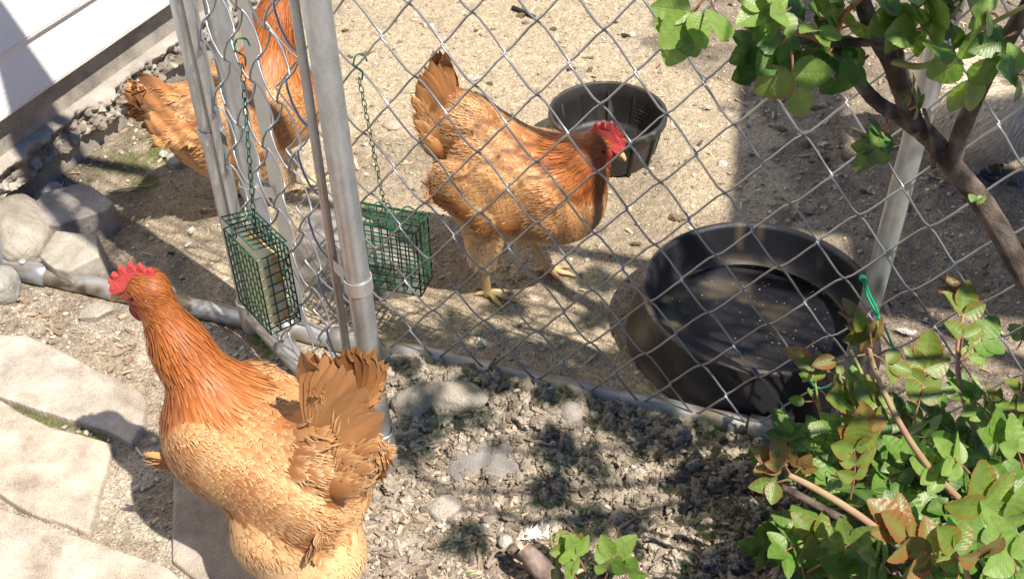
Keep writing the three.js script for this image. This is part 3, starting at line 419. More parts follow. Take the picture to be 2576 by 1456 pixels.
// cage: corner c (top, wall side), e1 along the mesh (w), e2 away from it (t), height h
function cage(name, label, C, e1, e2, w, t, h, nw, nh, nt, hook, open) {
  const o = thing(name, label, 'suet feeder', C, undefined), P = (a, b, y) => e1.clone().multiplyScalar(a * w).addScaledVector(e2, b * t).add(V(0, -y * h, 0)), r = 0.00125;
  const bars = (list) => mergeGeometries(list.map(([a, b]) => tube([a, b], r, 6)));
  const grid = (f, na, nb) => { const l = []; for (let i = 0; i <= na; i++) l.push([f(i / na, 0), f(i / na, 1)]); for (let j = 0; j <= nb; j++) l.push([f(0, j / nb), f(1, j / nb)]); return bars(l); };
  obj('wire_panel', grid((a, b) => P(a, 1, b), nw, nh), M.green, o); obj('wire_panel', grid((a, b) => P(a, 0, b), nw, nh), M.green, o);
  obj('wire_end', grid((a, b) => P(0, a, b), nt, nh), M.green, o); obj('wire_end', grid((a, b) => P(1, a, b), nt, nh), M.green, o);
  obj('wire_base', grid((a, b) => P(a, b, 1), nw, nt), M.green, o);
  const lid = (a, b) => P(a, b, 0).add(V(0, open ? 0.012 + 0.01 * b : 0.003, 0)); obj('wire_lid', [grid(lid, nw, nt), tube(spline([P(0.2, 1, 0), P(0.26, 1.14, -0.03), P(0.34, 1.05, -0.02), P(0.4, 1.16, -0.03), P(0.48, 1, 0)], 24), r, 6), tube(spline([P(0.6, 1, 0), P(0.68, 1.14, -0.04), P(0.78, 1.1, -0.03), P(0.86, 1.02, 0)], 20), r, 6)], M.green, o);
  const top = P(0.5, 0.5, 0), hk = hook.clone().sub(C);
  obj('chain', chainGeo(hk.clone().add(V(0, -0.025, 0)), top, 22), M.green, o);
  obj('hook', tube(spline([hk.clone().add(V(0.004, -0.028, 0)), hk.clone().add(V(0.006, -0.012, 0.004)), hk.clone().add(V(-0.004, 0.0, 0.007)), hk.clone().add(V(0.0, 0.012, 0.002)), hk.clone().add(V(0.010, 0.008, -0.006)), hk.clone().add(V(0.013, -0.002, -0.007))], 30), 0.0014, 6), M.green, o);
  return o;
}
{
  const D = V(0.61495, 0, 0.78857), N = V(-0.78857, 0, 0.61495);   // gate direction and its face towards the path
  const C = V(-0.4642, 0, -1.4775).addScaledVector(N, 0.006).setY(0.335);
  const hook = V(-0.4642, 0.648, -1.4775).addScaledVector(D, 0.186).addScaledVector(N, 0.006);
  const w = 0.102, t = 0.052, h = 0.145, c0 = C.clone().addScaledVector(D, 0.122);
  cage('suet_feeder', 'green wire cage feeder holding a suet cake, hung on the open gate', c0, D, N, w, t, h, 8, 8, 3, hook, true);
  const cake = rock(88, 0.047, 0.064, 0.0165, 22, 0.03, 4, 0.012), uvs = cake.attributes.uv, p = cake.attributes.position; for (let i = 0; i < p.count; i++) { const x = p.getX(i), y = p.getY(i), z = p.getZ(i); if (z < 0.004 && Math.abs(y) < 0.06) { const b = 0.004 * Math.max(0, Math.sin(y * 190)) * sstep(0.01, -0.012, z); p.setX(i, x * (1 + b * 4) + 0.004 * sstep(0.02, 0.045, x) * Math.sin(y * 160 + 1) * sstep(0.006, -0.01, z)); } uvs.setXY(i, x / 0.08, y / 0.08); }
  smoothNormals(cake); paint(cake, (v) => { const n = fbm(v.x * 45, v.y * 45, v.z * 45, 4); return mixc([0.85, 0.76, 0.52], [0.72, 0.47, 0.13], sstep(0.008, -0.006, v.z) * sstep(0.38, 0.6, n)); });
  const m = obj('suet_cake', cake, M.vc); m.position.copy(c0.clone().addScaledVector(D, w / 2).addScaledVector(N, t * 0.5).setY(0.335 - 0.077)); m.rotation.y = -Math.atan2(D.z, D.x); tag(m, 'cream and yellow suet block inside the green cage on the gate', 'suet cake');
}
{
  const C = fenceAt(-0.042, 0.272, -0.016), e2 = FN.clone().negate();
  cage('suet_feeder', 'empty green wire cage feeder hung inside the fence, right of the gate post', C, FD.clone(), e2, 0.12, 0.052, 0.13, 8, 7, 3, fenceAt(0.016, 0.575, -0.004), false);
}

// ---------------------------------------------------------------- rubber tubs
function lathe(prof, seg, color, wob = 0) {
  const g = new THREE.LatheGeometry(prof.map(([r, y]) => new THREE.Vector2(r, y)), seg), p = g.attributes.position, u = g.attributes.uv;
  for (let i = 0; i < p.count; i++) { const th = Math.atan2(p.getZ(i), p.getX(i)), k = 1 + wob * (fbm(Math.cos(th) * 1.5 + 5, Math.sin(th) * 1.5, 3, 2) - 0.5); p.setX(i, p.getX(i) * k); p.setZ(i, p.getZ(i) * k); u.setXY(i, u.getX(i) * 6, u.getY(i) * 3); }
  g.computeVertexNormals(); return paint(g, color);
}
{
  const c = V(0.424, 0, -1.446), t = thing('rubber_tub', 'large black rubber tub with a little water, behind the fence mesh', 'tub', c);
  const soil = (v) => { const r = Math.hypot(v.x, v.z), n = fbm(v.x * 26, v.y * 26, v.z * 26, 5), th = Math.atan2(v.z, v.x); const black = mixc([0.011, 0.012, 0.016], [0.021, 0.023, 0.030], fbm(v.x * 50, v.y * 50, v.z * 50, 3)); let d = 0; // mud splashed up the outside, chalky scratches within
    if (r > 0.196 || v.y < 0.03 && r > 0.18) d = 0.3 * sstep(0.48, 0.66, n) * sstep(0.5, 0.66, fbm(v.x * 120, v.y * 30, v.z * 120, 3)) + 0.03 + 0.32 * sstep(-0.1, -0.2, v.x) * sstep(0.3, 0.55, n); else if (v.y < 0.045) d = 0.2 * sstep(0.4, 0.65, n); else d = 0.34 * sstep(0.62, 0.74, fbm(th * 30, v.y * 14, 3, 4)) * sstep(0.4, 0.6, fbm(th * 5, v.y * 30, 8, 3));
    return mixc(black, [0.26, 0.20, 0.13], d); };  // bluish cast of the black is sky reflection put into the colour
  obj('tub_wall', lathe([[0.196, 0.004], [0.218, 0.0], [0.222, 0.003], [0.222, 0.008], [0.217, 0.012], [0.2145, 0.02], [0.211, 0.04], [0.207, 0.06], [0.203, 0.08], [0.201, 0.092], [0.2015, 0.098], [0.201, 0.103], [0.198, 0.106], [0.193, 0.1065], [0.189, 0.104], [0.187, 0.099], [0.186, 0.09], [0.182, 0.07], [0.177, 0.05], [0.171, 0.035], [0.165, 0.03]], 96, soil, 0.02), M.rubber, t);
  const pos = [], idx = [], col = [], uv = [], nr = 26, na = 90; for (let i = 0; i <= nr; i++) for (let k = 0; k <= na; k++) { const r = 0.172 * i / nr, th = k / na * Math.PI * 2, x = r * Math.cos(th), z = r * Math.sin(th), tilt = (-x * 0.055 + z * 0.05), y = 0.0265 + tilt + 0.006 * (fbm(x * 14, z * 14, 3, 4) - 0.5); pos.push(x, y, z); uv.push(x * 5, z * 5); const n = fbm(x * 20, z * 20, 6, 4); col.push(...mixc([0.015, 0.0165, 0.022], [0.15, 0.125, 0.08], sstep(0.5, 0.72, n) * 0.6 * sstep(0.12, -0.06, x + 0.6 * z))); }  // floor black is tinted blue too, standing in for reflected sky
  for (let i = 0; i < nr; i++) for (let k = 0; k < na; k++) { const a = i * (na + 1) + k, b = a + na + 1; idx.push(a, a + 1, b, b, a + 1, b + 1); }
  obj('tub_floor', geo(pos, idx, { uv, color: col }), M.rubber, t);
  const w = new THREE.CircleGeometry(0.178, 80); w.rotateX(-Math.PI / 2); const wm = obj('water', w, new THREE.MeshPhysicalMaterial({ color: new THREE.Color().setRGB(0.9, 0.9, 0.9), transmission: 1, roughness: 0.015, ior: 1.333, thickness: 0 })); wm.position.set(c.x, 0.031, c.z); tag(wm, 'shallow still water lying in the large black tub', 'water');
  const R = rng(77); const fl = new THREE.InstancedMesh(chips[1], std({ color: new THREE.Color().setRGB(0.5, 0.4, 0.26), roughness: 0.9 }), 150), d = new THREE.Object3D();
  for (let i = 0; i < 150; i++) { const r = 0.16 * Math.sqrt(R()), th = R() * 6.28; d.position.set(c.x + r * Math.cos(th), 0.0325, c.z + r * Math.sin(th)); d.rotation.set(0, R() * 6, 0); d.scale.setScalar(mix(0.0012, 0.0035, R() ** 2)); d.updateMatrix(); fl.setMatrixAt(i, d.matrix); }
  add(fl, 'debris'); stuff(tag(fl, 'specks of chaff floating on the water in the large tub', 'debris'));
}
{
  const c = V(0.21, 0, -2.04), t = thing('feed_pan', 'small ribbed black rubber feed pan behind the walking hen', 'feed pan', c);
  const soil = (v) => { const n = fbm(v.x * 50, v.y * 50, v.z * 50, 4), sp = fbm(v.x * 200, v.y * 200, v.z * 200, 2), inn = Math.hypot(v.x, v.z) < 0.117 ? 1 : 0; return mixc([0.010, 0.0105, 0.012], [0.34, 0.31, 0.27], 0.05 * sstep(0.5, 0.7, n) + inn * 0.025 + 0.3 * sstep(0.74, 0.8, sp) + (v.y > 0.098 ? 0.10 : 0)); };
  obj('pan_wall', lathe([[0.0, 0.004], [0.085, 0.003], [0.098, 0.004], [0.101, 0.008], [0.108, 0.04], [0.114, 0.075], [0.117, 0.084], [0.123, 0.086], [0.1255, 0.089], [0.1265, 0.098], [0.1255, 0.106], [0.122, 0.108], [0.1185, 0.107], [0.117, 0.103], [0.113, 0.075], [0.107, 0.045], [0.101, 0.022], [0.095, 0.015], [0.085, 0.012], [0.05, 0.0115], [0.0, 0.011]], 80, soil, 0.03), M.rubber, t);
  for (let k = 0; k < 12; k++) { const th = k / 12 * Math.PI * 2 + 0.1, ct = Math.cos(th), s = Math.sin(th); obj('rib', paint(tube([V(ct * 0.101, 0.004, s * 0.101), V(ct * 0.110, 0.045, s * 0.110), V(ct * 0.117, 0.085, s * 0.117)], 0.005, 8), soil), M.rubber, t); }
  const gs = []; for (let i = 0; i < 5; i++) for (let j = 0; j < 7; j++) { const y = 0.034 + j * 0.0085, r = 0.104 + (y - 0.03) * 0.22 - 0.0006, th = -1.0 + (i + (j % 2) * 0.5) * 0.085; gs.push(tube([V(Math.cos(th) * r, y, Math.sin(th) * r), V(Math.cos(th + 0.075) * r, y, Math.sin(th + 0.075) * r)], 0.0011, 5)); if (j < 6) gs.push(tube([V(Math.cos(th + 0.03) * r, y, Math.sin(th + 0.03) * r), V(Math.cos(th + 0.03) * (r + 0.0018), y + 0.0085, Math.sin(th + 0.03) * (r + 0.0018))], 0.0011, 5)); }
  obj('embossed_grid', paint(mergeGeometries(gs), soil), M.rubber, t);
}

// ---------------------------------------------------------------- hens
// A hen stands in its own frame: x forward, y up, z to its right. bones are tapered capsules joined by a smooth minimum.
function field(bones) {
  const B2 = bones.map((b) => ({ ...b, d: b.b.clone().sub(b.a), l2: Math.max(1e-9, b.b.distanceToSquared(b.a)) }));
  return (x, y, z, w) => {
    let r = 1e9;
    for (const b of B2) {
      let px = x - b.a.x, py = y - b.a.y, pz = z - b.a.z; const sz = b.sz ?? 1;
      const t = clamp((px * b.d.x + py * b.d.y + pz * b.d.z) / b.l2); px -= b.d.x * t; py -= b.d.y * t; pz -= b.d.z * t; if (sz !== 1) pz /= sz;
      let d = Math.hypot(px, py, pz) - mix(b.ra, b.rb, t); if (sz !== 1) d *= d > 0 ? Math.min(1, (1 + sz) / 2) : sz;
      if (w) w.push(d);
      const k = b.k ?? 0.03, h = Math.max(k - Math.abs(r - d), 0) / k; r = Math.min(r, d) - h * h * k * 0.25;
    }
    return r;
  };
}
function grad(f, x, y, z) { const e = 0.0015, n = V(f(x + e, y, z) - f(x - e, y, z), f(x, y + e, z) - f(x, y - e, z), f(x, y, z + e) - f(x, y, z - e)); n.g = n.length() / (2 * e); return n.normalize(); }
function march(f, lo, hi, N) {   // meshes f = 0 inside a cube
  const size = Math.max(hi.x - lo.x, hi.y - lo.y, hi.z - lo.z) * 1.04, c = lo.clone().add(hi).multiplyScalar(0.5), mc = new MarchingCubes(N, M.skin, false, false, 160000); mc.isolation = 0;
  for (let k = 0; k < N; k++) for (let j = 0; j < N; j++) for (let i = 0; i < N; i++) mc.field[i + j * N + k * N * N] = -f(c.x + (i - N / 2) / (N / 2) * size / 2, c.y + (j - N / 2) / (N / 2) * size / 2, c.z + (k - N / 2) / (N / 2) * size / 2);
  mc.update(); const n = mc.count, pos = [], nor = [];
  for (let i = 0; i < n; i++) { const x = c.x + mc.positionArray[i * 3] * size / 2, y = c.y + mc.positionArray[i * 3 + 1] * size / 2, z = c.z + mc.positionArray[i * 3 + 2] * size / 2; pos.push(x, y, z); const g = grad(f, x, y, z); nor.push(g.x, g.y, g.z); }
  const g = new THREE.BufferGeometry(); g.setAttribute('position', new THREE.Float32BufferAttribute(pos, 3)); g.setAttribute('normal', new THREE.Float32BufferAttribute(nor, 3)); g.setAttribute('uv', new THREE.Float32BufferAttribute(new Array(n * 2).fill(0), 2)); return g;
}
// collects feathers: thin curved vanes with a rachis, cupped across, darker at the base and paler at the edge
class Plumage {
  constructor() { this.p = []; this.n = []; this.c = []; this.i = []; }
  // root p, outward n, direction t; L long, W half wide; round 0 lance .. 1 broad; lift at the root, bend down along it
  feather(p, n, t, L, W, { round = 1, lift = 0.2, bend = 0.16, cup = 0.25, base, mid, tip, edge, R, nu = 2, nv = 4, ragged = 0.1, streak = 0, conf, rise = 0.0032, fringe = 0, tws = 0.25 }) {
    const b = n.clone().cross(t).normalize(), o = this.p.length / 3, tw = (R() - 0.5) * tws, jit = 0.9 + 0.2 * R(), up = rise * (0.55 + 0.9 * R());
    for (let j = 0; j <= nv; j++) {
      const v = nv > 2 ? Math.sin(j / nv * Math.PI / 2) : j / nv; let w = round > 0.5 ? Math.min(1, 0.35 + v * 2.2) * (v < 0.55 ? 1 : Math.sqrt(Math.max(0, 1 - ((v - 0.55) / 0.45) ** 2)) * 0.94 + 0.06) : Math.min(1, 0.4 + v * 3) * Math.pow(1 - v, 0.55) + 0.04;
      for (let i = 0; i <= nu; i++) {
        const u = i / nu * 2 - 1, rg = 1 + ragged * (R() - 0.5) * (v > 0.3 ? 1 : 0.3), x = u * W * w * rg, y = L * v * (1 - 0.10 * u * u * round) * rg, z = L * (lift * v - bend * v * v) - cup * W * w * u * u + tw * x * v;
        let X = p.x + t.x * y + b.x * x, Y = p.y + t.y * y + b.y * x, Z = p.z + t.z * y + b.z * x, q = z;
        if (conf) q = clamp(0.0004 + up * v - cup * 0.35 * W * w * u * u + tw * x * v * 0.5 - conf(X, Y, Z), -0.012, 0.02);   // lies along the body, tip standing off
        this.p.push(X + n.x * q, Y + n.y * q, Z + n.z * q);
        const e = Math.abs(u), k = jit * (0.93 + 0.14 * R()) * (streak && e < 0.3 && v > 0.2 ? 1 + streak : 1); let c = v < 0.5 ? mixc(base, mid, v * 2) : mixc(mid, tip, (v - 0.5) * 2); c = mixc(c, edge ?? c, edge ? e * e * sstep(0.25, 0.8, v) * 0.65 : 0);
        this.c.push(c[0] * k, c[1] * k, c[2] * k);
      }
    }
    for (let j = 0; j < nv; j++) for (let i = 0; i < nu; i++) { const a = o + j * (nu + 1) + i, q = a + nu + 1; this.i.push(a, a + 1, q, q, a + 1, q + 1); }
    for (let k = 0; k < fringe; k++) {   // loose barbs round the tip
      const u = (k + R()) / fringe * 2 - 1, v = 0.62 + 0.25 * (1 - u * u) * R(), x = u * W * 0.8; let X = p.x + t.x * L * v + b.x * x, Y = p.y + t.y * L * v + b.y * x, Z = p.z + t.z * L * v + b.z * x, q = L * (lift * v - bend * v * v); if (conf) q = clamp(0.0007 + up * v - conf(X, Y, Z), -0.012, 0.02);
      this.hair(V(X + n.x * q, Y + n.y * q, Z + n.z * q), n, t.clone().addScaledVector(b, u * 0.3 + (R() - 0.5) * 0.25).addScaledVector(n, -0.16).normalize(), L * 0.3 * (0.7 + 0.6 * R()), W * 0.1, mixc(mid, tip, 0.6), edge ?? tip, R, 0.04);
    }
  }
  hair(p, n, t, L, W, c0, c1, R, off = 0.16) { const b = n.clone().cross(t).normalize(), o = this.p.length / 3, q = p.clone().addScaledVector(t, L * 0.55).addScaledVector(n, L * off), e = p.clone().addScaledVector(t, L).addScaledVector(n, L * off * (0.6 + 1.2 * R())).addScaledVector(b, (R() - 0.5) * L * 0.35), k = 0.9 + 0.2 * R(); for (const [v, w, c] of [[p, 1, c0], [q, 0.8, mixc(c0, c1, 0.6)]]) for (const s of [-1, 1]) { this.p.push(v.x + b.x * W * w * s, v.y + b.y * W * w * s, v.z + b.z * W * w * s); this.c.push(c[0] * k, c[1] * k, c[2] * k); } this.p.push(e.x, e.y, e.z); this.c.push(c1[0] * k, c1[1] * k, c1[2] * k); this.i.push(o, o + 1, o + 2, o + 2, o + 1, o + 3, o + 2, o + 3, o + 4); }
  build() { return geo(this.p, this.i, { color: this.c }); }
}
// points spread over the surface at a spacing that may change from place to place
function spread(f, lo, hi, tries, R, spec) {
  const cell = 0.012, grid = new Map(), out = [];
  for (let k = 0; k < tries; k++) {
    let x = mix(lo.x, hi.x, R()), y = mix(lo.y, hi.y, R()), z = mix(lo.z, hi.z, R()); let d = f(x, y, z); if (Math.abs(d) > 0.03) continue;
    let n = null; for (let s = 0; s < 4; s++) { n = grad(f, x, y, z); const m = d / Math.max(0.3, n.g); x -= n.x * m; y -= n.y * m; z -= n.z * m; d = f(x, y, z); if (Math.abs(d) < 0.0003) break; } if (Math.abs(d) > 0.001) continue;
    const P = V(x, y, z), sp = spec(P, n); if (!sp) continue; const gx = Math.floor(x / cell), gy = Math.floor(y / cell), gz = Math.floor(z / cell), r2 = sp.gap * sp.gap; let ok = true;
    for (let a = -1; a <= 1 && ok; a++) for (let b = -1; b <= 1 && ok; b++) for (let c = -1; c <= 1 && ok; c++) { const l = grid.get(`${gx + a},${gy + b},${gz + c}`); if (l) for (const q of l) if (q.distanceToSquared(P) < r2) { ok = false; break; } }
    if (!ok) continue; const key = `${gx},${gy},${gz}`; (grid.get(key) ?? grid.set(key, []).get(key)).push(P); out.push({ p: P, n, sp });
  }
  return out;
}
const C = { hack: [0.25, 0.062, 0.012], hackT: [0.38, 0.125, 0.027], gold: [0.43, 0.185, 0.058], goldD: [0.32, 0.115, 0.031], buff: [0.56, 0.30, 0.12], pale: [0.70, 0.45, 0.22], cream: [0.82, 0.62, 0.37], tail: [0.40, 0.19, 0.07], dark: [0.05, 0.03, 0.018], leg: [0.66, 0.46, 0.20], red: [0.60, 0.06, 0.055] };
function hen(name, label, pos, heading, o) {
  const R = rng(o.seed), t = thing(name, label, 'hen', pos, undefined); t.rotation.y = Math.atan2(-heading.z, heading.x); t.scale.setScalar(o.scale ?? 1);
  const H = o.head, hd = o.look.clone().normalize(), nb = o.neckBase ?? V(0.085, 0.245, 0), mid = nb.clone().lerp(H, 0.55).add(o.neckBow ?? V(0.0, 0, 0));
  const tb = o.tailBase ?? V(-0.105, 0.285, 0), td = o.tailDir.clone().normalize(), ww = o.wing ?? 0;
  const bones = [
    { a: V(0.085, 0.2, 0), b: V(0.06, 0.205, 0), ra: 0.08, rb: 0.086, k: 0.03, tag: 'breast' }, { a: V(0.05, 0.212, 0), b: V(-0.04, 0.222, 0), ra: 0.087, rb: 0.086, k: 0.05, tag: 'body' },
    { a: V(-0.04, 0.222, 0), b: tb.clone().add(V(0.015, -0.028, 0)), ra: 0.085, rb: 0.055, k: 0.05, tag: 'rump' }, { a: V(-0.055, 0.165, 0), b: V(-0.085, 0.195, 0), ra: 0.07, rb: 0.062, k: 0.04, tag: 'fluff' },
    { a: tb, b: tb.clone().addScaledVector(td, 0.05), ra: 0.044, rb: 0.03, k: 0.04, sz: 0.75, tag: 'tail' },
    { a: nb.clone().add(V(-0.02, -0.01, 0)), b: mid, ra: o.neckR ?? 0.068, rb: (o.neckR ?? 0.068) * 0.6, k: 0.05, tag: 'neck' }, { a: mid, b: H, ra: (o.neckR ?? 0.068) * 0.58, rb: 0.0215, k: 0.03, tag: 'neck' },
    { a: H.clone().addScaledVector(hd, -0.004), b: H.clone().addScaledVector(hd, 0.018).add(V(0, -0.003, 0)), ra: 0.0218, rb: 0.0145, k: 0.012, tag: 'head' },
  ];
  const pc = Math.cos(o.pitch ?? 0), ps = Math.sin(o.pitch ?? 0), tilt = (v) => { const x = v.x, y = v.y - 0.2; v.x = x * pc - y * ps; v.y = 0.2 + x * ps + y * pc; return v; };
  bones.slice(0, 4).forEach((b) => { b.a.y += o.lift ?? 0; b.b.y += o.lift ?? 0; b.ra *= o.slim ?? 1; b.rb *= o.slim ?? 1; });
  if (o.pitch) { bones.slice(0, 4).forEach((b) => { tilt(b.a); tilt(b.b); }); }
  for (const s of [-1, 1]) {
    bones.push({ a: V(0.055, 0.228 + ww, s * 0.073 * (o.slim ?? 1)), b: V(-0.075, 0.215 + ww, s * 0.075 * (o.slim ?? 1)), ra: 0.055, rb: 0.056, k: 0.008, sz: 0.46, tag: 'wing' }); if (o.pitch) { const b = bones[bones.length - 1]; tilt(b.a); tilt(b.b); }
    const k = o.legs[s > 0 ? 1 : 0]; bones.push({ a: k.hip ?? V(-0.03, 0.18, s * 0.048), b: k.knee, ra: 0.058, rb: 0.03, k: 0.022, tag: 'thigh' });
  }
  if (o.more) bones.push(...o.more);
  if (o.lift) for (const b of bones) if (b.tag === 'wing' || b.tag === 'thigh') { b.a.y += o.lift; if (b.tag === 'wing') b.b.y += o.lift; }
  const f = field(bones), lo = V(-0.24, 0.03, -0.17), hi = V(0.26, 0.53, 0.17);
  // skin: body, head grid, legs and feet in one mesh
  const body = march(f, V(-0.25, 0.03, -0.25), V(0.25, 0.53, 0.25), 84);
  const up = V(0, 1, 0).addScaledVector(hd, -hd.y).normalize(), rt = hd.clone().cross(up), inH = (p) => { const q = p.clone().sub(H); return [q.dot(hd), q.dot(up), q.dot(rt)]; };
  paint(body, (v) => { const [a, b, c] = inH(v); if (Math.hypot(a, b, c) < 0.05 && a > 0.004 && b < 0.009 && b > -0.03) return mixc([0.30, 0.07, 0.03], C.red, sstep(0.35, 0.7, fbm(v.x * 200, v.y * 200, v.z * 200, 2)) * 0.7); return v.y < 0.16 ? C.buff : C.gold; });
  const parts = [body], skinC = (v) => mixc([0.62, 0.42, 0.17], [0.74, 0.58, 0.34], fbm(v.x * 160, v.y * 160, v.z * 160, 2));
  for (const k of o.legs) {
    const g = [], foot = k.foot, dir = (k.dir ?? V(1, 0, 0)).clone().normalize(), side = V(-dir.z, 0, dir.x), top = foot.clone().add(V(0, 0.014, 0));
    g.push(tube([k.knee.clone().add(V(0, 0.02, 0)), k.knee, k.knee.clone().lerp(top, 0.5), top.clone().lerp(k.knee, 0.1), top, foot.clone().add(V(0, 0.005, 0))], (u) => u < 0.3 ? 0.0098 : u > 0.8 ? 0.0085 : 0.0068, 12));
    const toe = (ang, L, r) => { const d = dir.clone().multiplyScalar(Math.cos(ang)).addScaledVector(side, Math.sin(ang)), q = (s, y) => foot.clone().addScaledVector(d, s * L).setY(foot.y + y); g.push(tube([q(0, 0.01), q(0.25, 0.0115), q(0.5, 0.008), q(0.75, 0.0072), q(0.92, 0.0048)], (u) => r * (1.1 - 0.35 * u + 0.12 * Math.sin(u * 16)), 9)); g.push(tube([q(0.9, 0.005), q(1.02, 0.0055), q(1.13, 0.0015)], (u) => 0.0026 * (1.05 - u), 6)); };
    toe(0, 0.058, 0.0052); toe(0.55, 0.044, 0.0048); toe(-0.55, 0.044, 0.0048); toe(Math.PI - 0.3, 0.024, 0.0042);
    const m = mergeGeometries(g); parts.push(paint(m, skinC).toNonIndexed());
  }
  const skin = obj('body', mergeGeometries(parts.map((g) => { const q = g.index ? g.toNonIndexed() : g; for (const n of Object.keys(q.attributes)) if (!['position', 'normal', 'uv', 'color'].includes(n)) q.deleteAttribute(n); return q; })), M.skin, t);
  // flow of the feathers and their kinds
  const flowOf = (p, w) => { let fl = V(0, 0, 0); bones.forEach((b, i) => { const k = Math.exp(-Math.max(0, w[i] + 0.01) / 0.014); let d; if (b.tag === 'neck') d = b.a.clone().sub(b.b).normalize(); else if (b.tag === 'head') d = hd.clone().negate(); else if (b.tag === 'tail') d = td; else if (b.tag === 'thigh') d = V(-0.35, -1, 0); else if (b.tag === 'fluff') d = V(-0.8, -0.6, 0); else if (b.tag === 'breast') d = V(-0.7, -0.75, 0); else if (b.tag === 'rump') d = V(-1, 0.25, 0); else d = V(-1, -0.12, 0); fl.addScaledVector(d, k); }); return fl.normalize(); };
  const kindOf = (p, n, w) => { let i = 0; for (let j = 1; j < w.length; j++) if (w[j] < w[i]) i = j; const g = bones[i].tag; const [a, b] = inH(p); if (p.distanceTo(H) < 0.045 && a > 0.005 && b < 0.009 && (a > 0.023 || b < -0.012 || (a > 0.006 && a < 0.034 && Math.abs(b - 0.003) < 0.0085))) return null; if (g === 'head') return 'head';
    if (g === 'body' || g === 'rump') return p.y < 0.165 ? (p.x > 0.0 ? 'breast' : 'fluff') : g === 'rump' && p.x < -0.075 ? 'saddle' : 'back'; if (g === 'breast') return n.y > 0.35 ? 'back' : 'breast'; if (g === 'neck' && p.distanceTo(H) < 0.04) return 'head'; return g; };
  const GAP = { head: 0.0026, neck: 0.0042, back: 0.0066, saddle: 0.0085, wing: 0.0068, breast: 0.0064, fluff: 0.0042, thigh: 0.0046, tail: 0.011 };
  const pts = spread(f, lo, hi, o.tries ?? 420000, R, (p, n) => { const w = []; f(p.x, p.y, p.z, w); const k = kindOf(p, n, w); if (!k) return null; return { gap: GAP[k], k, w }; });
  const PL = { hackle: new Plumage(), cover: new Plumage(), fluff: new Plumage() };
  const q = o.tint ?? [1, 1, 1], T = (c) => [c[0] * q[0], c[1] * q[1], c[2] * q[2]];
  for (const { p, n, sp } of pts) {
    const fl = flowOf(p, sp.w), tt = fl.addScaledVector(n, -fl.dot(n)), k = sp.k; if (tt.length() < (k === 'tail' ? 0.6 : k === 'thigh' || k === 'fluff' ? 0.3 : 0.15)) continue; tt.normalize(); const r = p.clone().addScaledVector(n, -0.0015), patch = fbm(p.x * 26 + o.seed, p.y * 26, p.z * 26, 3);
    const j = V(R() - 0.5, R() - 0.5, R() - 0.5).multiplyScalar(0.22); tt.add(j).addScaledVector(n, -tt.dot(n)).normalize();
    const gold = mixc(C.goldD, C.gold, sstep(0.38, 0.66, patch)), buff = mixc(C.gold, C.buff, sstep(0.36, 0.7, patch));
    if (k === 'head') PL.hackle.feather(r, n, tt, 0.011, 0.0018, { R, conf: f, rise: 0.0016, round: 0, lift: 0.14, bend: 0.1, base: T(C.hack), mid: T(mixc(C.hack, C.hackT, R())), tip: T(C.hackT), nv: 2 });
    else if (k === 'neck') { const low = sstep(0.07, 0.14, p.distanceTo(H)); PL.hackle.feather(r, n, tt, mix(0.022, 0.042, low) * (0.8 + 0.4 * R()), mix(0.0022, 0.0034, low), { R, conf: f, rise: 0.003, round: 0, lift: 0.13, bend: 0.12, cup: 0.4, base: T(C.hack), mid: T(mixc(C.hack, C.hackT, patch)), tip: T(mixc(C.hackT, C.buff, low * R() * 0.9)), nv: 4, streak: R() < 0.3 ? 0.5 : 0.1 }); }
    else if (k === 'fluff' || k === 'thigh') { const lowc = sstep(0.2, 0.1, p.y + (k === 'fluff' ? 0.02 : 0)), c1 = mixc(C.pale, C.cream, lowc); for (let h = 0; h < 2; h++) PL.fluff.hair(r, n, tt, 0.013 + 0.009 * R(), 0.0012, T(mixc(C.buff, c1, 0.6)), T(c1), R, 0.1); if (R() < 0.45) PL.cover.feather(r, n, tt, 0.02, 0.006, { R, conf: f, lift: 0.12, base: T(c1), mid: T(mixc(c1, C.gold, 0.35 * R())), tip: T(c1), edge: T(c1), rise: 0.0008, tws: 0.1, ragged: 0.15 }); }
    else if (k === 'breast') { const cr = sstep(0.21, 0.14, p.y); PL.cover.feather(r, n, tt, 0.027 * (0.85 + 0.3 * R()), 0.0085, { R, conf: f, fringe: 4, rise: 0.0008, cup: 0.12, tws: 0.08, lift: 0.15, base: T(mixc(gold, C.cream, cr)), mid: T(mixc(gold, C.cream, cr)), tip: T(mixc(C.buff, C.cream, cr)), edge: T(mixc(C.pale, C.cream, cr)), ragged: 0.2 }); }
    else if (k === 'saddle') PL.cover.feather(r, n, tt, 0.040 * (0.8 + 0.4 * R()), 0.0095, { R, conf: f, fringe: 6, rise: 0.0035, tws: 0.1, lift: 0.26, bend: 0.2, base: T(C.goldD), mid: T(gold), tip: T(buff), edge: T(C.cream), nu: 4, nv: 5, ragged: 0.2 });
    else if (k === 'tail') PL.cover.feather(r, n, tt, 0.055 * (0.8 + 0.4 * R()), 0.0115, { R, fringe: 5, lift: 0.14, bend: 0.06, base: T(C.goldD), mid: T(mixc(C.tail, C.gold, patch)), tip: T(buff), edge: T(C.pale), nu: 4, nv: 5, ragged: 0.2 });
    else { const nearNeck = sstep(0.06, 0.1, p.x) * 0.4; PL.cover.feather(r, n, tt, 0.034 * (0.85 + 0.3 * R()), 0.0104, { R, conf: f, fringe: 4, rise: 0.0006, cup: 0.12, tws: 0.08, nv: 5, lift: 0.18, base: T(gold), mid: T(mixc(gold, C.hackT, nearNeck)), tip: T(buff), edge: T(mixc(C.pale, C.cream, patch)), ragged: 0.06 }); }
  }
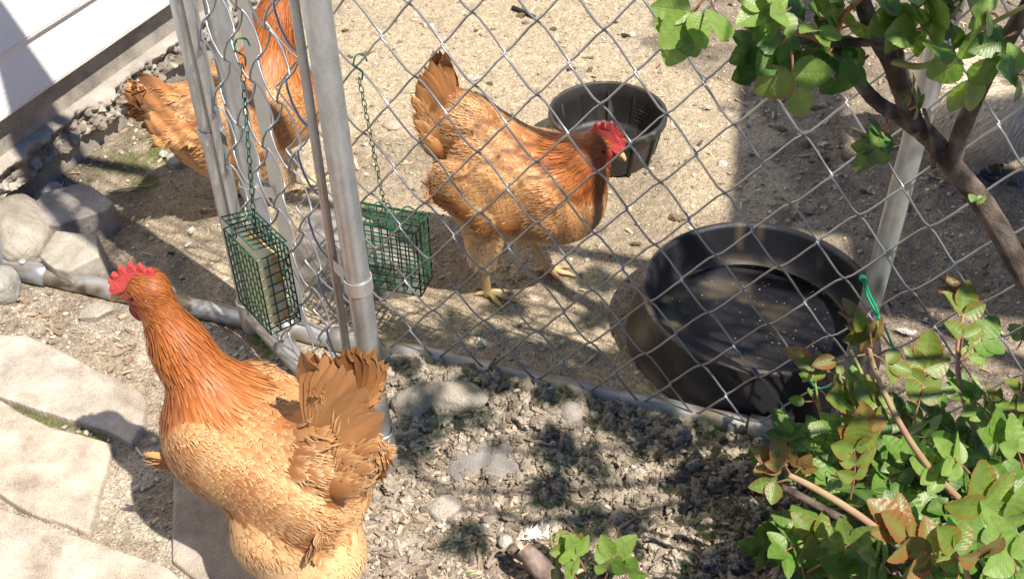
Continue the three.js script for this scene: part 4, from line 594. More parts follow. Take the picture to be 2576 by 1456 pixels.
  obj('hackle', PL.hackle.build(), M.hackle, t).userData.kind = 'stuff'; obj('plumage', PL.cover.build(), M.feather, t).userData.kind = 'stuff'; obj('fluff', PL.fluff.build(), M.feather, t).userData.kind = 'stuff';
  // flight feathers folded along the lower edge of each wing
  for (const s of [-1, 1]) for (let i = 0; i < 9; i++) { const pl = new Plumage(), u = i / 8, p = V(mix(0.05, -0.045, u), 0.186 + ww - 0.014 * Math.sin(u * 2.2) + 0.004 * i, s * (0.097 - 0.001 * i) * (o.slim ?? 1)), n = V(0, -0.18, s).normalize(), d = V(-1, mix(-0.34, 0.02, u) - ps, -s * 0.03); tilt(p); p.y += o.lift ?? 0; d.addScaledVector(n, -d.dot(n)).normalize(); pl.feather(p, n, d, mix(0.075, 0.105, u), 0.0095, { R, conf: f, rise: 0.005, lift: 0.07, bend: 0.11, cup: 0.12, base: T(C.gold), mid: T(mixc(C.goldD, C.gold, R())), tip: T(mixc(C.tail, C.gold, R())), edge: T(C.buff), nu: 4, nv: 8, ragged: 0.06 }); obj('wing_feather', pl.build(), M.feather, t); }
  // tail: two leaning ranks of broad feathers
  const yc = Math.cos(o.tailYaw ?? 0), ys = Math.sin(o.tailYaw ?? 0), yaw = (v) => v.set(v.x * yc + v.z * ys, v.y, -v.x * ys + v.z * yc);
  const nT = o.tailN ?? 7; for (const s of [-1, 1]) for (let i = 0; i < nT; i++) {
    const pl = new Plumage(), u = i / (nT - 1), ang = mix(o.fan?.[0] ?? 0.45, o.fan?.[1] ?? -0.75, u), d = V(td.x * Math.cos(ang) - td.y * Math.sin(ang) * -1, td.y * Math.cos(ang) - td.x * Math.sin(ang), s * mix(-0.2, 0.14, u)).normalize(), n = yaw(V(-0.1, 0.5, s).normalize()); yaw(d); n.addScaledVector(d, -n.dot(d)).normalize();
    const p = tb.clone().addScaledVector(td, 0.012).add(yaw(V(0, 0, s * (0.024 + 0.008 * u)))), drk = clamp((o.darkTail ?? 0.5) * (0.6 + 0.8 * R()));
    pl.feather(p, n, d, (o.tailL ?? 0.125) * mix(1, 0.8, u) * (0.92 + 0.16 * R()), 0.0195, { R, tws: 0.05, lift: 0.02, bend: 0.05, cup: 0.16, base: T(C.gold), mid: T(mixc(C.tail, C.gold, 0.4 * R())), tip: T(mixc(C.tail, C.dark, drk)), edge: T(mixc(C.gold, C.tail, drk)), nu: 8, nv: 12, ragged: 0.05, streak: 0.25 }); obj('tail_feather', pl.build(), M.feather, t);
  }
  { // broad coverts wrapped round the root of the tail
    const pl = new Plumage(); for (let row = 0; row < 3; row++) for (const s of [-1, 1]) for (let i = 1; i < 8; i++) {
      const u = (i + 0.5 * (row % 2)) / 8, ang = mix(-0.2 - 0.12 * row, (o.fan?.[1] ?? -0.75) * 1.15 - 0.2, u), d = V(td.x * Math.cos(ang) + td.y * Math.sin(ang), td.y * Math.cos(ang) - td.x * Math.sin(ang), s * mix(-0.1, 0.34, u) * (0.5 + 0.25 * row)).normalize(), n = yaw(V(-0.15, 0.45, s).normalize()); yaw(d); n.addScaledVector(d, -n.dot(d)).normalize();
      const p = tb.clone().addScaledVector(td, 0.004 - 0.016 * row).add(yaw(V(0, 0, s * (0.032 + 0.007 * row + 0.006 * u)))); pl.feather(p, n, d, mix(0.085, 0.06, row / 2) * (0.85 + 0.3 * R()), 0.0145, { R, tws: 0.1, fringe: 5, lift: 0.08, bend: 0.12, cup: 0.2, base: T(C.goldD), mid: T(mixc(C.goldD, C.gold, R())), tip: T(mixc(C.gold, C.buff, R())), edge: T(C.pale), nu: 4, nv: 7, ragged: 0.16 }); }
    obj('tail_coverts', pl.build(), M.feather, t).userData.kind = 'stuff';
  }
  if (o.extra) o.extra(t, R, T);
  // comb, beak, eyes, earlobes, wattles
  const at = (a, b, c) => H.clone().addScaledVector(hd, a).addScaledVector(up, b).addScaledVector(rt, c);
  { // a single comb: blade with points, thick at the foot
    const out = [[0.036, 0.006], [0.040, 0.012], [0.036, 0.017], [0.038, 0.024], [0.031, 0.024], [0.030, 0.034], [0.023, 0.029], [0.019, 0.042], [0.013, 0.031], [0.006, 0.044], [0.001, 0.032], [-0.006, 0.041], [-0.010, 0.029], [-0.017, 0.032], [-0.018, 0.022], [-0.014, 0.016], [-0.004, 0.015], [0.010, 0.014], [0.024, 0.009]], cs = o.comb ?? 1;
    const sh = new THREE.Shape(); sh.setFromPoints(new THREE.CatmullRomCurve3(out.map(([x, y]) => V(x, y * cs - (cs - 1) * 0.012, 0)), true, 'catmullrom', 0.5).getPoints(90).map((v) => new THREE.Vector2(v.x, v.y)));
    const g = new THREE.ExtrudeGeometry(sh, { depth: 0.003, bevelThickness: 0.0022, bevelSize: 0.0016, bevelSegments: 3, curveSegments: 4 }); const p = g.attributes.position, uv = g.attributes.uv; for (let i = 0; i < p.count; i++) { const x = p.getX(i), y = p.getY(i), z = p.getZ(i) - 0.0015, lean = 0.12 * (y - 0.012) * Math.sin(x * 90 + (o.seed % 5)), v = at(x, y, z * (1 + 2.2 * sstep(0.024, 0.008, y)) + lean); p.setXYZ(i, v.x, v.y, v.z); uv.setXY(i, x * 12, y * 12); } g.computeVertexNormals(); obj('comb', g, M.comb, t);
  }
  obj('beak', paint(tube([at(0.026, -0.001, 0), at(0.034, 0.0005, 0), at(0.043, -0.002, 0), at(0.049, -0.007, 0), at(0.0505, -0.011, 0)], (u) => mix(0.0085, 0.0012, u ** 1.2), 12, { up }), (v) => mixc([0.42, 0.20, 0.07], [0.62, 0.44, 0.24], sstep(0.03, 0.05, inH(v)[0]))), M.skin, t);
  obj('beak', paint(tube([at(0.026, -0.0075, 0), at(0.036, -0.009, 0), at(0.044, -0.0105, 0)], (u) => mix(0.0062, 0.0015, u), 10, { up }), () => [0.55, 0.38, 0.2]), M.skin, t);
  for (const s of [-1, 1]) {
    const e = new THREE.SphereGeometry(0.0042, 16, 12), ep = at(0.012, 0.003, s * 0.0178); e.translate(ep.x, ep.y, ep.z); const em = obj('eye', paint(e, (v) => { const d = v.clone().sub(ep).normalize(); return d.dot(rt) * s > 0.5 ? [0.006, 0.005, 0.004] : [0.30, 0.11, 0.02]; }), M.eyeV, t); const lid = new THREE.TorusGeometry(0.0046, 0.0011, 8, 20); lid.lookAt(rt.clone().multiplyScalar(s)); const lp = at(0.012, 0.003, s * 0.0192); lid.translate(lp.x, lp.y, lp.z); obj('eyelid', lid, M.comb, em);
    const ear = rock(3, 0.006, 0.0095, 0.0034, 5, 0.1); const q2 = new THREE.Matrix4().makeBasis(hd, up, rt); ear.applyMatrix4(q2); const eq = at(-0.006, -0.006, s * 0.0222); ear.translate(eq.x, eq.y, eq.z); obj('earlobe', paint(ear, () => [0.74, 0.62, 0.50]), M.skin, t);
    const wt = new THREE.SphereGeometry(1, 18, 14), wp = wt.attributes.position; for (let i = 0; i < wp.count; i++) { const y = wp.getY(i), wd = y < 0 ? 1 : 1 - 0.45 * y; wp.setXYZ(i, wp.getX(i) * 0.0105 * wd, y * 0.0175, wp.getZ(i) * 0.0026); } wt.applyMatrix4(q2); const wq = at(0.022, -0.026, s * 0.0065); wt.translate(wq.x, wq.y, wq.z); wt.computeVertexNormals(); obj('wattle', wt, M.comb, t);
  }
  return t;
}
M.eyeV = std({ vertexColors: true, roughness: 0.1 });
const gnd = (p) => p.setY(groundH(p.x, p.z));
// in front: seen from its left and above, neck stretched up, looking away to the left
hen('hen', 'red and buff hen in front of the open gate, largest in the view, facing left', gnd(V(-0.325, 0, -0.985)), V(-0.875, 0, -0.484), {
  seed: 101, head: V(0.142, 0.447, 0), look: V(0.7, -0.15, -0.35), neckBase: V(0.075, 0.25, 0), neckR: 0.05, slim: 0.87, lift: 0.016, pitch: 0.13, tailDir: V(-0.08, 1, 0), tailBase: V(-0.104, 0.295, 0), tailN: 11, tailYaw: 0.45, fan: [0.14, -0.62], tailL: 0.15, darkTail: 0.4, scale: 1.03, comb: 0.82, more: [{ a: V(-0.03, 0.135, -0.05), b: V(-0.09, 0.125, -0.04), ra: 0.055, rb: 0.062, k: 0.03, tag: 'fluff' }], tries: 620000,
  legs: [{ hip: V(-0.05, 0.155, -0.055), knee: V(-0.062, 0.085, -0.05), foot: V(-0.02, 0.0, -0.05) }, { knee: V(-0.02, 0.085, 0.05), foot: V(0.03, 0.0, 0.05) }],
  extra: (t, R, T) => { const pl = new Plumage(); for (let i = 0; i < 9; i++) pl.feather(V(0.105, 0.19 + i * 0.005, -0.052 - 0.002 * i), V(0.1, 0.6, -0.7).normalize(), V(0.92, 0.1 + 0.3 * (R() - 0.5), -0.35 + 0.4 * (R() - 0.5)).normalize(), 0.03 + 0.018 * R(), 0.0042, { R, fringe: 5, lift: 0.1, bend: 0.05, base: T(C.gold), mid: T(C.buff), tip: T(C.tail), ragged: 0.3 }); obj('ruffled_feathers', pl.build(), M.feather, t); },
});
// in the yard: seen from its right, neck lowered
hen('hen', 'buff hen walking right beside the small feed pan, behind the fence mesh', gnd(V(0.005, 0, -1.605)), V(0.975, 0, 0.22), {
  seed: 202, head: V(0.150, 0.333, 0.012), look: V(0.9, -0.26, 0.12), neckBase: V(0.09, 0.245, 0.004), neckR: 0.066, pitch: -0.2, lift: 0.024, slim: 0.93, comb: 1.25, tailDir: V(-0.06, 1, 0), tailBase: V(-0.112, 0.325, 0), tailN: 6, fan: [0.08, -0.3], tailL: 0.13, darkTail: 0.15, tint: [1.02, 1.0, 0.96], tries: 520000, scale: 1,
  legs: [{ knee: V(0.01, 0.095, -0.045), foot: V(0.055, 0.0, -0.04), dir: V(1, 0, 0.1) }, { knee: V(-0.045, 0.10, 0.05), foot: V(-0.04, 0.0, 0.05), dir: V(1, 0, 0.15) }],
});
// behind the gate: seen from behind, neck up out of the frame
hen('hen', 'orange hen with a dark tail seen through the gate mesh, walking away beside the house', gnd(V(-0.52, 0, -1.885)), V(0.74, 0, -0.67), {
  seed: 303, head: V(0.13, 0.455, 0), look: V(1, -0.1, 0.2), neckBase: V(0.08, 0.26, 0), neckR: 0.06, tailDir: V(-0.75, 0.66, 0), tailBase: V(-0.118, 0.27, 0), tailN: 7, fan: [0.3, -0.7], tailL: 0.11, darkTail: 1.0, tint: [1.0, 0.93, 0.84], tries: 420000,
  legs: [{ knee: V(-0.03, 0.09, -0.05), foot: V(-0.03, 0.0, -0.05) }, { knee: V(0.03, 0.075, 0.05), foot: V(0.085, 0.018, 0.052) }],
});
// silkie: a ball of hair-like down with a dark face
{
  const o = thing('silkie_hen', 'fluffy cream silkie hen with a dark face by the right edge, behind the rose stems', 'hen', gnd(V(0.985, 0, -1.975))); o.rotation.y = Math.atan2(-0.6, 0.8); o.scale.setScalar(0.96);
  const bones = [{ a: V(0.03, 0.13, 0), b: V(-0.05, 0.145, 0), ra: 0.095, rb: 0.095, k: 0.05 }, { a: V(-0.07, 0.17, 0), b: V(-0.11, 0.21, 0), ra: 0.07, rb: 0.05, k: 0.05 }, { a: V(0.05, 0.19, 0), b: V(0.075, 0.25, 0), ra: 0.06, rb: 0.045, k: 0.04 }, { a: V(0.07, 0.275, 0), b: V(0.085, 0.27, 0), ra: 0.044, rb: 0.036, k: 0.02 }];
  for (const s of [-1, 1]) bones.push({ a: V(0.0, 0.09, s * 0.04), b: V(0.01, 0.03, s * 0.045), ra: 0.05, rb: 0.022, k: 0.03 });
  const f = field(bones), R = rng(404), pl = new Plumage(), face = V(0.125, 0.262, 0);
  const body = march(f, V(-0.2, -0.02, -0.2), V(0.2, 0.38, 0.2), 56); const legs = []; for (const s of [-1, 1]) for (const a of [-0.5, 0, 0.5]) legs.push(paint(tube([V(0.012, 0.03, s * 0.045), V(0.02 + 0.02 * Math.cos(a), 0.008, s * 0.045 + 0.02 * Math.sin(a)), V(0.02 + 0.05 * Math.cos(a), 0.004, s * 0.045 + 0.05 * Math.sin(a))], (u) => 0.006 * (1.1 - 0.5 * u), 8), () => [0.06, 0.06, 0.07]).toNonIndexed());
  paint(body, (v) => v.distanceTo(face) < 0.05 ? [0.035, 0.03, 0.035] : [0.88, 0.80, 0.65]); obj('body', mergeGeometries([body, ...legs]), M.skin, o);
  for (const { p, n } of spread(f, V(-0.2, 0.0, -0.2), V(0.2, 0.36, 0.2), 260000, R, (p) => p.distanceTo(face) < 0.036 ? null : { gap: 0.0036 })) { const fl = V(-0.5, -0.75, 0); if (p.y > 0.24) fl.set(-0.6, 0.5, 0); if (p.y < 0.05) fl.set(0.3, -0.6, 0); const tt = fl.addScaledVector(n, -fl.dot(n)).normalize(); tt.add(V(R() - 0.5, R() - 0.5, R() - 0.5).multiplyScalar(0.35)).normalize(); const c1 = mixc([0.90, 0.76, 0.55], [0.96, 0.89, 0.75], fbm(p.x * 18, p.y * 18, p.z * 18, 3)); for (let i = 0; i < 4; i++) pl.hair(p, n, tt, 0.016 + 0.012 * R(), 0.0009, c1, c1, R, 0.08); }
  obj('fluff', pl.build(), M.feather, o).userData.kind = 'stuff';
  const cb = rock(5, 0.012, 0.010, 0.016, 3, 0.3); cb.translate(0.122, 0.285, 0); obj('comb', paint(cb, () => [0.10, 0.03, 0.05]), M.skin, o);
  obj('beak', paint(tube([V(0.122, 0.265, 0), V(0.136, 0.262, 0), V(0.146, 0.254, 0)], (u) => mix(0.008, 0.0015, u), 10), () => [0.16, 0.15, 0.16]), M.skin, o);
  for (const s of [-1, 1]) { const e = new THREE.SphereGeometry(0.0045, 14, 10); e.translate(0.113, 0.272, s * 0.027); obj('eye', e, M.eye, o); const er = rock(6, 0.007, 0.009, 0.004, 3, 0.1); er.translate(0.098, 0.252, s * 0.033); obj('earlobe', paint(er, () => [0.13, 0.30, 0.36]), M.skin, o); const w = rock(7, 0.008, 0.012, 0.004, 3, 0.2); w.translate(0.122, 0.243, s * 0.01); obj('wattle', paint(w, () => [0.07, 0.03, 0.045]), M.skin, o); }
}

// ---------------------------------------------------------------- roses
const leafBump = texture(128, (x, y) => { const u = Math.abs(x - 0.5) * 2, s = Math.abs((((y - u * 0.28) * 9) % 1 + 1) % 1 - 0.5) * 2; return 0.55 - 0.35 * Math.max(0, 1 - s * 2.6) * (1 - u * 0.4) - 0.5 * Math.max(0, 1 - u * 12) + 0.12 * pn(x, y, 40, 61); }, { srgb: false });
M.leaf = new THREE.MeshPhysicalMaterial({ vertexColors: true, roughness: 0.44, transmission: 0.36, thickness: 0, bumpMap: leafBump, bumpScale: 0.0005, side: THREE.DoubleSide });
// a leaflet: unit length along +y, face towards +z, toothed edge, folded and arched
function leaflet(seed, tone) {
  const R = rng(seed), nv = 22, wid = mix(0.33, 0.41, R()), fold = mix(0.10, 0.42, R()), arch = mix(0.02, 0.22, R()) * (R() < 0.25 ? -0.6 : 1), twist = (R() - 0.5) * 0.5, curl = (R() - 0.5) * 0.25, pos = [], col = [], uv = [], idx = [];
  const P = { green: [[0.095, 0.235, 0.018], [0.14, 0.30, 0.03], [0.15, 0.25, 0.04]], pale: [[0.17, 0.32, 0.04], [0.23, 0.39, 0.07], [0.22, 0.30, 0.07]], margin: [[0.13, 0.24, 0.022], [0.18, 0.29, 0.035], [0.32, 0.12, 0.04]], red: [[0.20, 0.17, 0.024], [0.22, 0.22, 0.034], [0.34, 0.075, 0.035]], dark: [[0.06, 0.17, 0.015], [0.09, 0.22, 0.026], [0.08, 0.16, 0.03]] }[tone];
  for (let j = 0; j <= nv; j++) {
    const v = j / nv, prof = Math.pow(Math.sin(Math.PI * Math.pow(v, 0.78)), 0.72) * (1 - 0.12 * v);
    for (let i = 0; i <= 4; i++) {
      const u = (i - 2) / 2, e = Math.abs(u), tooth = e === 1 ? 1 + 0.032 * (j % 2 ? 1 : -0.8) : 1, w = wid * prof * tooth, x = u * w, rip = 0.012 * Math.sin(v * 34 + e * 3) * e * prof;
      pos.push(x + curl * v * v * 0.6, v - (e === 1 && j % 2 ? -0.008 : 0), fold * Math.abs(x) - arch * v * v + rip + twist * x * v); uv.push(u * 0.5 + 0.5, v);
      const n = fbm(x * 6 + seed, v * 6, 2, 3); let c = mixc(P[0], P[1], sstep(0.3, 0.7, n)); if (e === 0) c = mixc(c, [0.22, 0.26, 0.08], 0.5); if (e === 1) c = mixc(c, P[2], 0.65); else if (e === 0.5 && tone === 'red') c = mixc(c, P[2], n * 0.6); if (v > 0.93) c = mixc(c, P[2], 0.4);
      col.push(...c);
    }
  }
  for (let j = 0; j < nv; j++) for (let i = 0; i < 4; i++) { const a = j * 5 + i, b = a + 5; idx.push(a, a + 1, b, b, a + 1, b + 1); }
  return geo(pos, idx, { uv, color: col });
}
const LEAF = {}; for (const t of ['green', 'pale', 'margin', 'red', 'dark']) LEAF[t] = [1, 2, 3, 4, 5].map((k) => leaflet(k * 31 + t.length * 7, t));
const stemC = (a, b) => (v) => mixc(a, b, sstep(0.35, 0.65, fbm(v.x * 90, v.y * 90, v.z * 90, 3)));
const STEM = { red: [[0.24, 0.10, 0.07], [0.30, 0.16, 0.08]], green: [[0.20, 0.25, 0.07], [0.32, 0.33, 0.13]], pink: [[0.36, 0.20, 0.14], [0.34, 0.27, 0.15]], bark: [[0.10, 0.072, 0.055], [0.27, 0.22, 0.185]] };
const LR = rng(909);
function basis(dir, nrm) { const y = dir.clone().normalize(), z = nrm.clone().addScaledVector(y, -nrm.dot(y)).normalize(), x = y.clone().cross(z); return new THREE.Matrix4().makeBasis(x, y, z); }
// sets one leaflet: foot p, direction d, face n, length L
function setLeaflet(p, d, n, L, tone, parent, tilt = 0.35, wide = 1) {
  const g = LEAF[tone][Math.floor(LR() * 5)], m = new THREE.Mesh(g, M.leaf), nn = n.clone().add(V(LR() - 0.5, LR() - 0.5, LR() - 0.5).multiplyScalar(tilt * 2));
  m.quaternion.setFromRotationMatrix(basis(d, nn)); m.position.copy(p); m.scale.set(L * wide * mix(0.92, 1.12, LR()), L, L); return add(m, 'leaflet', parent);
}
// a compound leaf: stalk from a to b, terminal leaflet beyond b, pairs along the stalk; face n
function compound(parent, a, b, L, tone, { pairs = 2, n = V(0.3, 0.8, 0.5), stalk = 'red', spread = 1.0, bucket, wide = 1 } = {}) {
  L *= wide > 1 ? 1.08 : 1.22;
  const ax = b.clone().sub(a), len = ax.length(), d = ax.clone().normalize(), nn = n.clone().addScaledVector(d, -n.dot(d)).normalize(), s = d.clone().cross(nn), mid = a.clone().lerp(b, 0.5).addScaledVector(nn, len * 0.06);
  const st = paint(tube(spline([a, mid, b], 8), (t) => mix(0.0016, 0.0009, t), 6), stemC(...STEM[stalk])); let host = parent;
  if (!bucket) host = obj('leaf_stalk', st, M.vc, parent); else bucket.st.push(st);
  const put = (p, dir, l) => { const di = dir.clone().add(V(LR() - 0.5, LR() - 0.5, LR() - 0.5).multiplyScalar(0.3)).normalize(); if (!bucket) setLeaflet(p, di, nn, l, tone, host, 0.35, wide); else { const g = LEAF[tone][Math.floor(LR() * 5)].clone(), m4 = basis(di, nn.clone().add(V(LR() - 0.5, LR() - 0.5, LR() - 0.5).multiplyScalar(0.8))); m4.scale(V(l, l, l)); m4.setPosition(p); g.applyMatrix4(m4); bucket.lf.push(g); } };
  put(b, d, L * mix(0.95, 1.1, LR()));
  for (let k = 0; k < pairs; k++) { const t = 0.93 - k * (0.75 / pairs), p = a.clone().lerp(b, t).addScaledVector(nn, len * 0.06 * 4 * t * (1 - t)); for (const q of [-1, 1]) put(p, d.clone().multiplyScalar(0.45).addScaledVector(s, q * spread).normalize(), L * mix(0.78, 1.0, LR()) * (1 - 0.1 * k)); }
}
const cane = (parent, pts, r0, r1, kind, sides = 10) => obj('cane', rescale(tube(spline(pts, pts.length * 7), (t) => mix(r0, r1, t) * (kind === 'bark' ? 1 + 0.16 * (vn(t * 40, r0 * 9e3) - 0.5) : 1), sides), kind === 'bark' ? (v) => mixc(stemC(...STEM.bark)(v), [0.40, 0.36, 0.33], sstep(0.6, 0.72, fbm(v.x * 60, v.y * 22, v.z * 60, 3))) : stemC(...STEM[kind])), kind === 'bark' ? M.bark : M.vc, parent);
function rescale(g, f) { const u = g.attributes.uv; for (let i = 0; i < u.count; i++) u.setXY(i, u.getX(i) * 14, u.getY(i) * 5); return paint(g, f); }
function thorns(parent, pts, n, size = 0.006) { const c = new THREE.CatmullRomCurve3(pts), gs = []; for (let i = 0; i < n; i++) { const t = (i + 0.5) / n, p = c.getPoint(t), T = c.getTangent(t), s = V(LR() - 0.5, LR() - 0.5, LR() - 0.5).cross(T).normalize(); gs.push(paint(tube([p, p.clone().addScaledVector(s, size * 0.5).addScaledVector(T, -size * 0.1), p.clone().addScaledVector(s, size * 1.1).addScaledVector(T, -size * 0.5)], (u) => 0.0022 * (1.02 - u), 5), () => [0.36, 0.08, 0.05])); } obj('thorns', mergeGeometries(gs), M.vc, parent); }
{
  const b = thing('rose_bush', 'leafy green rose bush with reddish young shoots filling the lower right corner', 'rose bush', V(0, 0, 0));
  const root = G(2620, 1560, 0.0);
  const K = (pts) => pts.map(([x, y, h]) => G(x, y, h));
  const c1 = K([[2480, 1330, 0.12], [2330, 1165, 0.26], [2262, 1060, 0.32], [2200, 925, 0.37], [2186, 870, 0.39]]); cane(b, [root, ...c1], 0.0055, 0.0028, 'pink'); thorns(b, c1, 10);
  const c2 = K([[2420, 1480, 0.10], [2260, 1370, 0.20], [2140, 1282, 0.26], [2040, 1222, 0.29], [1985, 1195, 0.30]]); cane(b, [root, ...c2], 0.0062, 0.0036, 'pink');
  const c3 = K([[2400, 1490, 0.08], [2220, 1352, 0.16], [2110, 1300, 0.2], [1990, 1235, 0.23], [1965, 1225, 0.235]]); cane(b, [root, ...c3], 0.0062, 0.0045, 'bark');
  const c4 = K([[2500, 1200, 0.15], [2415, 960, 0.3], [2412, 870, 0.33], [2425, 790, 0.36]]); cane(b, [root, ...c4], 0.005, 0.0022, 'pink'); thorns(b, c4, 5, 0.004);
  const c5 = K([[2230, 1250, 0.06], [2080, 1085, 0.14], [2062, 1020, 0.17], [2050, 955, 0.2]]); cane(b, c5, 0.003, 0.0016, 'green');
  const c6 = K([[2300, 1150, 0.12], [2190, 990, 0.24], [2165, 930, 0.27], [2140, 880, 0.29]]); cane(b, c6, 0.003, 0.002, 'green');
  const c7 = K([[2560, 1300, 0.12], [2505, 1050, 0.25], [2500, 1005, 0.27]]); cane(b, c7, 0.003, 0.0018, 'green');
  const c8 = K([[2500, 1560, 0.06], [2435, 1450, 0.28], [2430, 1420, 0.31]]); cane(b, c8, 0.004, 0.0026, 'pink');
  const leaf = (x0, y0, h0, x1, y1, h1, L, tone, o) => compound(b, G(x0, y0, h0), G(x1, y1, h1), L, tone, o);
  // upper shoots
  leaf(2298, 1065, 0.28, 2327, 918, 0.33, 0.036, 'margin', { pairs: 3 });
  leaf(2409, 930, 0.31, 2424, 782, 0.36, 0.034, 'margin', { pairs: 2, spread: 0.7 }); leaf(2424, 800, 0.355, 2405, 745, 0.37, 0.024, 'red', { pairs: 1, spread: 0.6 });
  leaf(2415, 905, 0.31, 2475, 845, 0.32, 0.033, 'green', { pairs: 2 }); leaf(2412, 935, 0.3, 2440, 895, 0.31, 0.024, 'pale', { pairs: 1 });
  leaf(2186, 885, 0.38, 2150, 800, 0.4, 0.026, 'red', { pairs: 2, spread: 0.7 }); leaf(2190, 880, 0.385, 2175, 845, 0.4, 0.027, 'margin', { pairs: 2 }); leaf(2192, 880, 0.385, 2195, 862, 0.4, 0.032, 'red', { pairs: 1, spread: 0.5 }); leaf(2186, 890, 0.38, 2105, 905, 0.37, 0.024, 'red', { pairs: 0 }); leaf(2195, 890, 0.37, 2235, 915, 0.36, 0.026, 'margin', { pairs: 1 });
  leaf(2172, 978, 0.3, 2062, 925, 0.33, 0.026, 'margin', { pairs: 2, spread: 0.8, stalk: 'pink' }); leaf(2060, 940, 0.325, 2035, 915, 0.33, 0.030, 'red', { pairs: 0 });
  leaf(2055, 960, 0.2, 2035, 950, 0.2, 0.012, 'green', { pairs: 1 }); leaf(2060, 1010, 0.18, 2025, 1010, 0.18, 0.018, 'green', { pairs: 0 }); leaf(2068, 1050, 0.16, 2045, 1000, 0.17, 0.015, 'green', { pairs: 0 });
  leaf(2250, 1050, 0.31, 2200, 1012, 0.33, 0.034, 'margin', { pairs: 2, spread: 1.2 }); leaf(2240, 1040, 0.31, 2150, 1020, 0.33, 0.040, 'margin', { pairs: 1 });
  leaf(2140, 1255, 0.24, 2150, 1120, 0.31, 0.036, 'margin', { pairs: 3 }); leaf(2150, 1180, 0.27, 2165, 1090, 0.32, 0.036, 'red', { pairs: 1, spread: 0.7 });
  leaf(1992, 1195, 0.3, 1945, 1160, 0.31, 0.027, 'red', { pairs: 2, spread: 0.8 }); leaf(1990, 1195, 0.3, 1970, 1165, 0.315, 0.026, 'red', { pairs: 1, spread: 0.6 }); leaf(1985, 1205, 0.295, 1950, 1215, 0.29, 0.027, 'margin', { pairs: 1, spread: 0.8 }); leaf(2000, 1190, 0.3, 2015, 1175, 0.31, 0.02, 'red', { pairs: 1 });
  leaf(2031, 1440, 0.17, 2145, 1362, 0.22, 0.034, 'pale', { pairs: 3 }); leaf(2100, 1395, 0.2, 2050, 1350, 0.22, 0.034, 'margin', { pairs: 1 });
  leaf(2385, 1439, 0.27, 2285, 1355, 0.32, 0.041, 'red', { pairs: 2 }); leaf(2300, 1370, 0.31, 2262, 1325, 0.33, 0.036, 'red', { pairs: 1, spread: 0.7 });
  leaf(2490, 1350, 0.3, 2475, 1265, 0.34, 0.044, 'margin', { pairs: 1, spread: 0.9 }); leaf(2495, 1360, 0.29, 2530, 1300, 0.32, 0.04, 'pale', { pairs: 1 });
  leaf(2432, 1430, 0.31, 2465, 1400, 0.34, 0.036, 'red', { pairs: 1, spread: 0.6 }); leaf(2430, 1435, 0.3, 2400, 1380, 0.33, 0.034, 'margin', { pairs: 1 });
  leaf(2500, 1058, 0.25, 2450, 1005, 0.28, 0.033, 'pale', { pairs: 2 }); leaf(2510, 1060, 0.24, 2500, 1010, 0.27, 0.02, 'margin', { pairs: 1 });
  leaf(2500, 1150, 0.26, 2506, 1105, 0.28, 0.034, 'green', { pairs: 1 }); leaf(2575, 1180, 0.26, 2560, 1130, 0.28, 0.036, 'pale', { pairs: 1 });
  leaf(2440, 1190, 0.24, 2395, 1150, 0.27, 0.031, 'pale', { pairs: 2, spread: 1.1 }); leaf(2390, 1210, 0.23, 2345, 1180, 0.25, 0.032, 'pale', { pairs: 2 }); leaf(2330, 1230, 0.2, 2270, 1150, 0.24, 0.032, 'green', { pairs: 2 });
  leaf(2060, 1120, 0.14, 2010, 1118, 0.16, 0.032, 'green', { pairs: 1 }); leaf(2100, 1130, 0.14, 2040, 1100, 0.16, 0.03, 'green', { pairs: 2 });
  leaf(2560, 1440, 0.3, 2545, 1400, 0.32, 0.042, 'pale', { pairs: 1 }); leaf(2350, 1460, 0.25, 2325, 1420, 0.27, 0.036, 'margin', { pairs: 1 }); leaf(2470, 1480, 0.26, 2475, 1450, 0.29, 0.036, 'green', { pairs: 1 });
  leaf(2560, 880, 0.28, 2574, 850, 0.29, 0.028, 'margin', { pairs: 1 }); leaf(2590, 1010, 0.26, 2568, 985, 0.28, 0.03, 'margin', { pairs: 2 }); leaf(2240, 1440, 0.2, 2200, 1405, 0.24, 0.034, 'pale', { pairs: 2 });
  // the lower storeys
  const R = rng(515), inside = (x, y) => { const P = [[1995, 1150], [2080, 1090], [2170, 1060], [2270, 1000], [2400, 960], [2590, 900], [2590, 1470], [1985, 1470], [1975, 1380], [2010, 1290], [1990, 1240]]; let c = false; for (let i = 0, j = P.length - 1; i < P.length; j = i++) if ((P[i][1] > y) !== (P[j][1] > y) && x < (P[j][0] - P[i][0]) * (y - P[i][1]) / (P[j][1] - P[i][1]) + P[i][0]) c = !c; return c; };
  const bucket = { lf: [], st: [] }; let made = 0;
  while (made < 120) { const x = mix(1980, 2640, R()), y = mix(900, 1520, R()); if (!inside(x, Math.min(y, 1465)) && !(x > 2590)) continue; const h = mix(0.05, 0.21, R()), p = G(x, y, h); if (fenceOff(p.x, p.z) < 0.03) continue; const a = R() * 6.28, q = p.clone().add(V(Math.cos(a) * 0.05, mix(0.005, 0.03, R()), Math.sin(a) * 0.05)); if (fenceOff(q.x, q.z) < 0.03) continue; made++; compound(b, p, q, mix(0.028, 0.038, R()), R() < 0.55 ? 'dark' : 'green', { pairs: 2, n: V(0.2, 1, 0.35), bucket }); }
  for (let i = 0; i < 22; i++) { const p = G(mix(2020, 2600, R()), mix(1080, 1480, R()), 0.12); if (fenceOff(p.x, p.z) < 0.04) continue; bucket.st.push(paint(tube(spline([root.clone().add(V(R() * 0.1, 0, R() * 0.1)), p.clone().lerp(root, 0.4).setY(0.09), p], 10), (t) => mix(0.003, 0.0014, t), 6), stemC(...STEM.red))); }
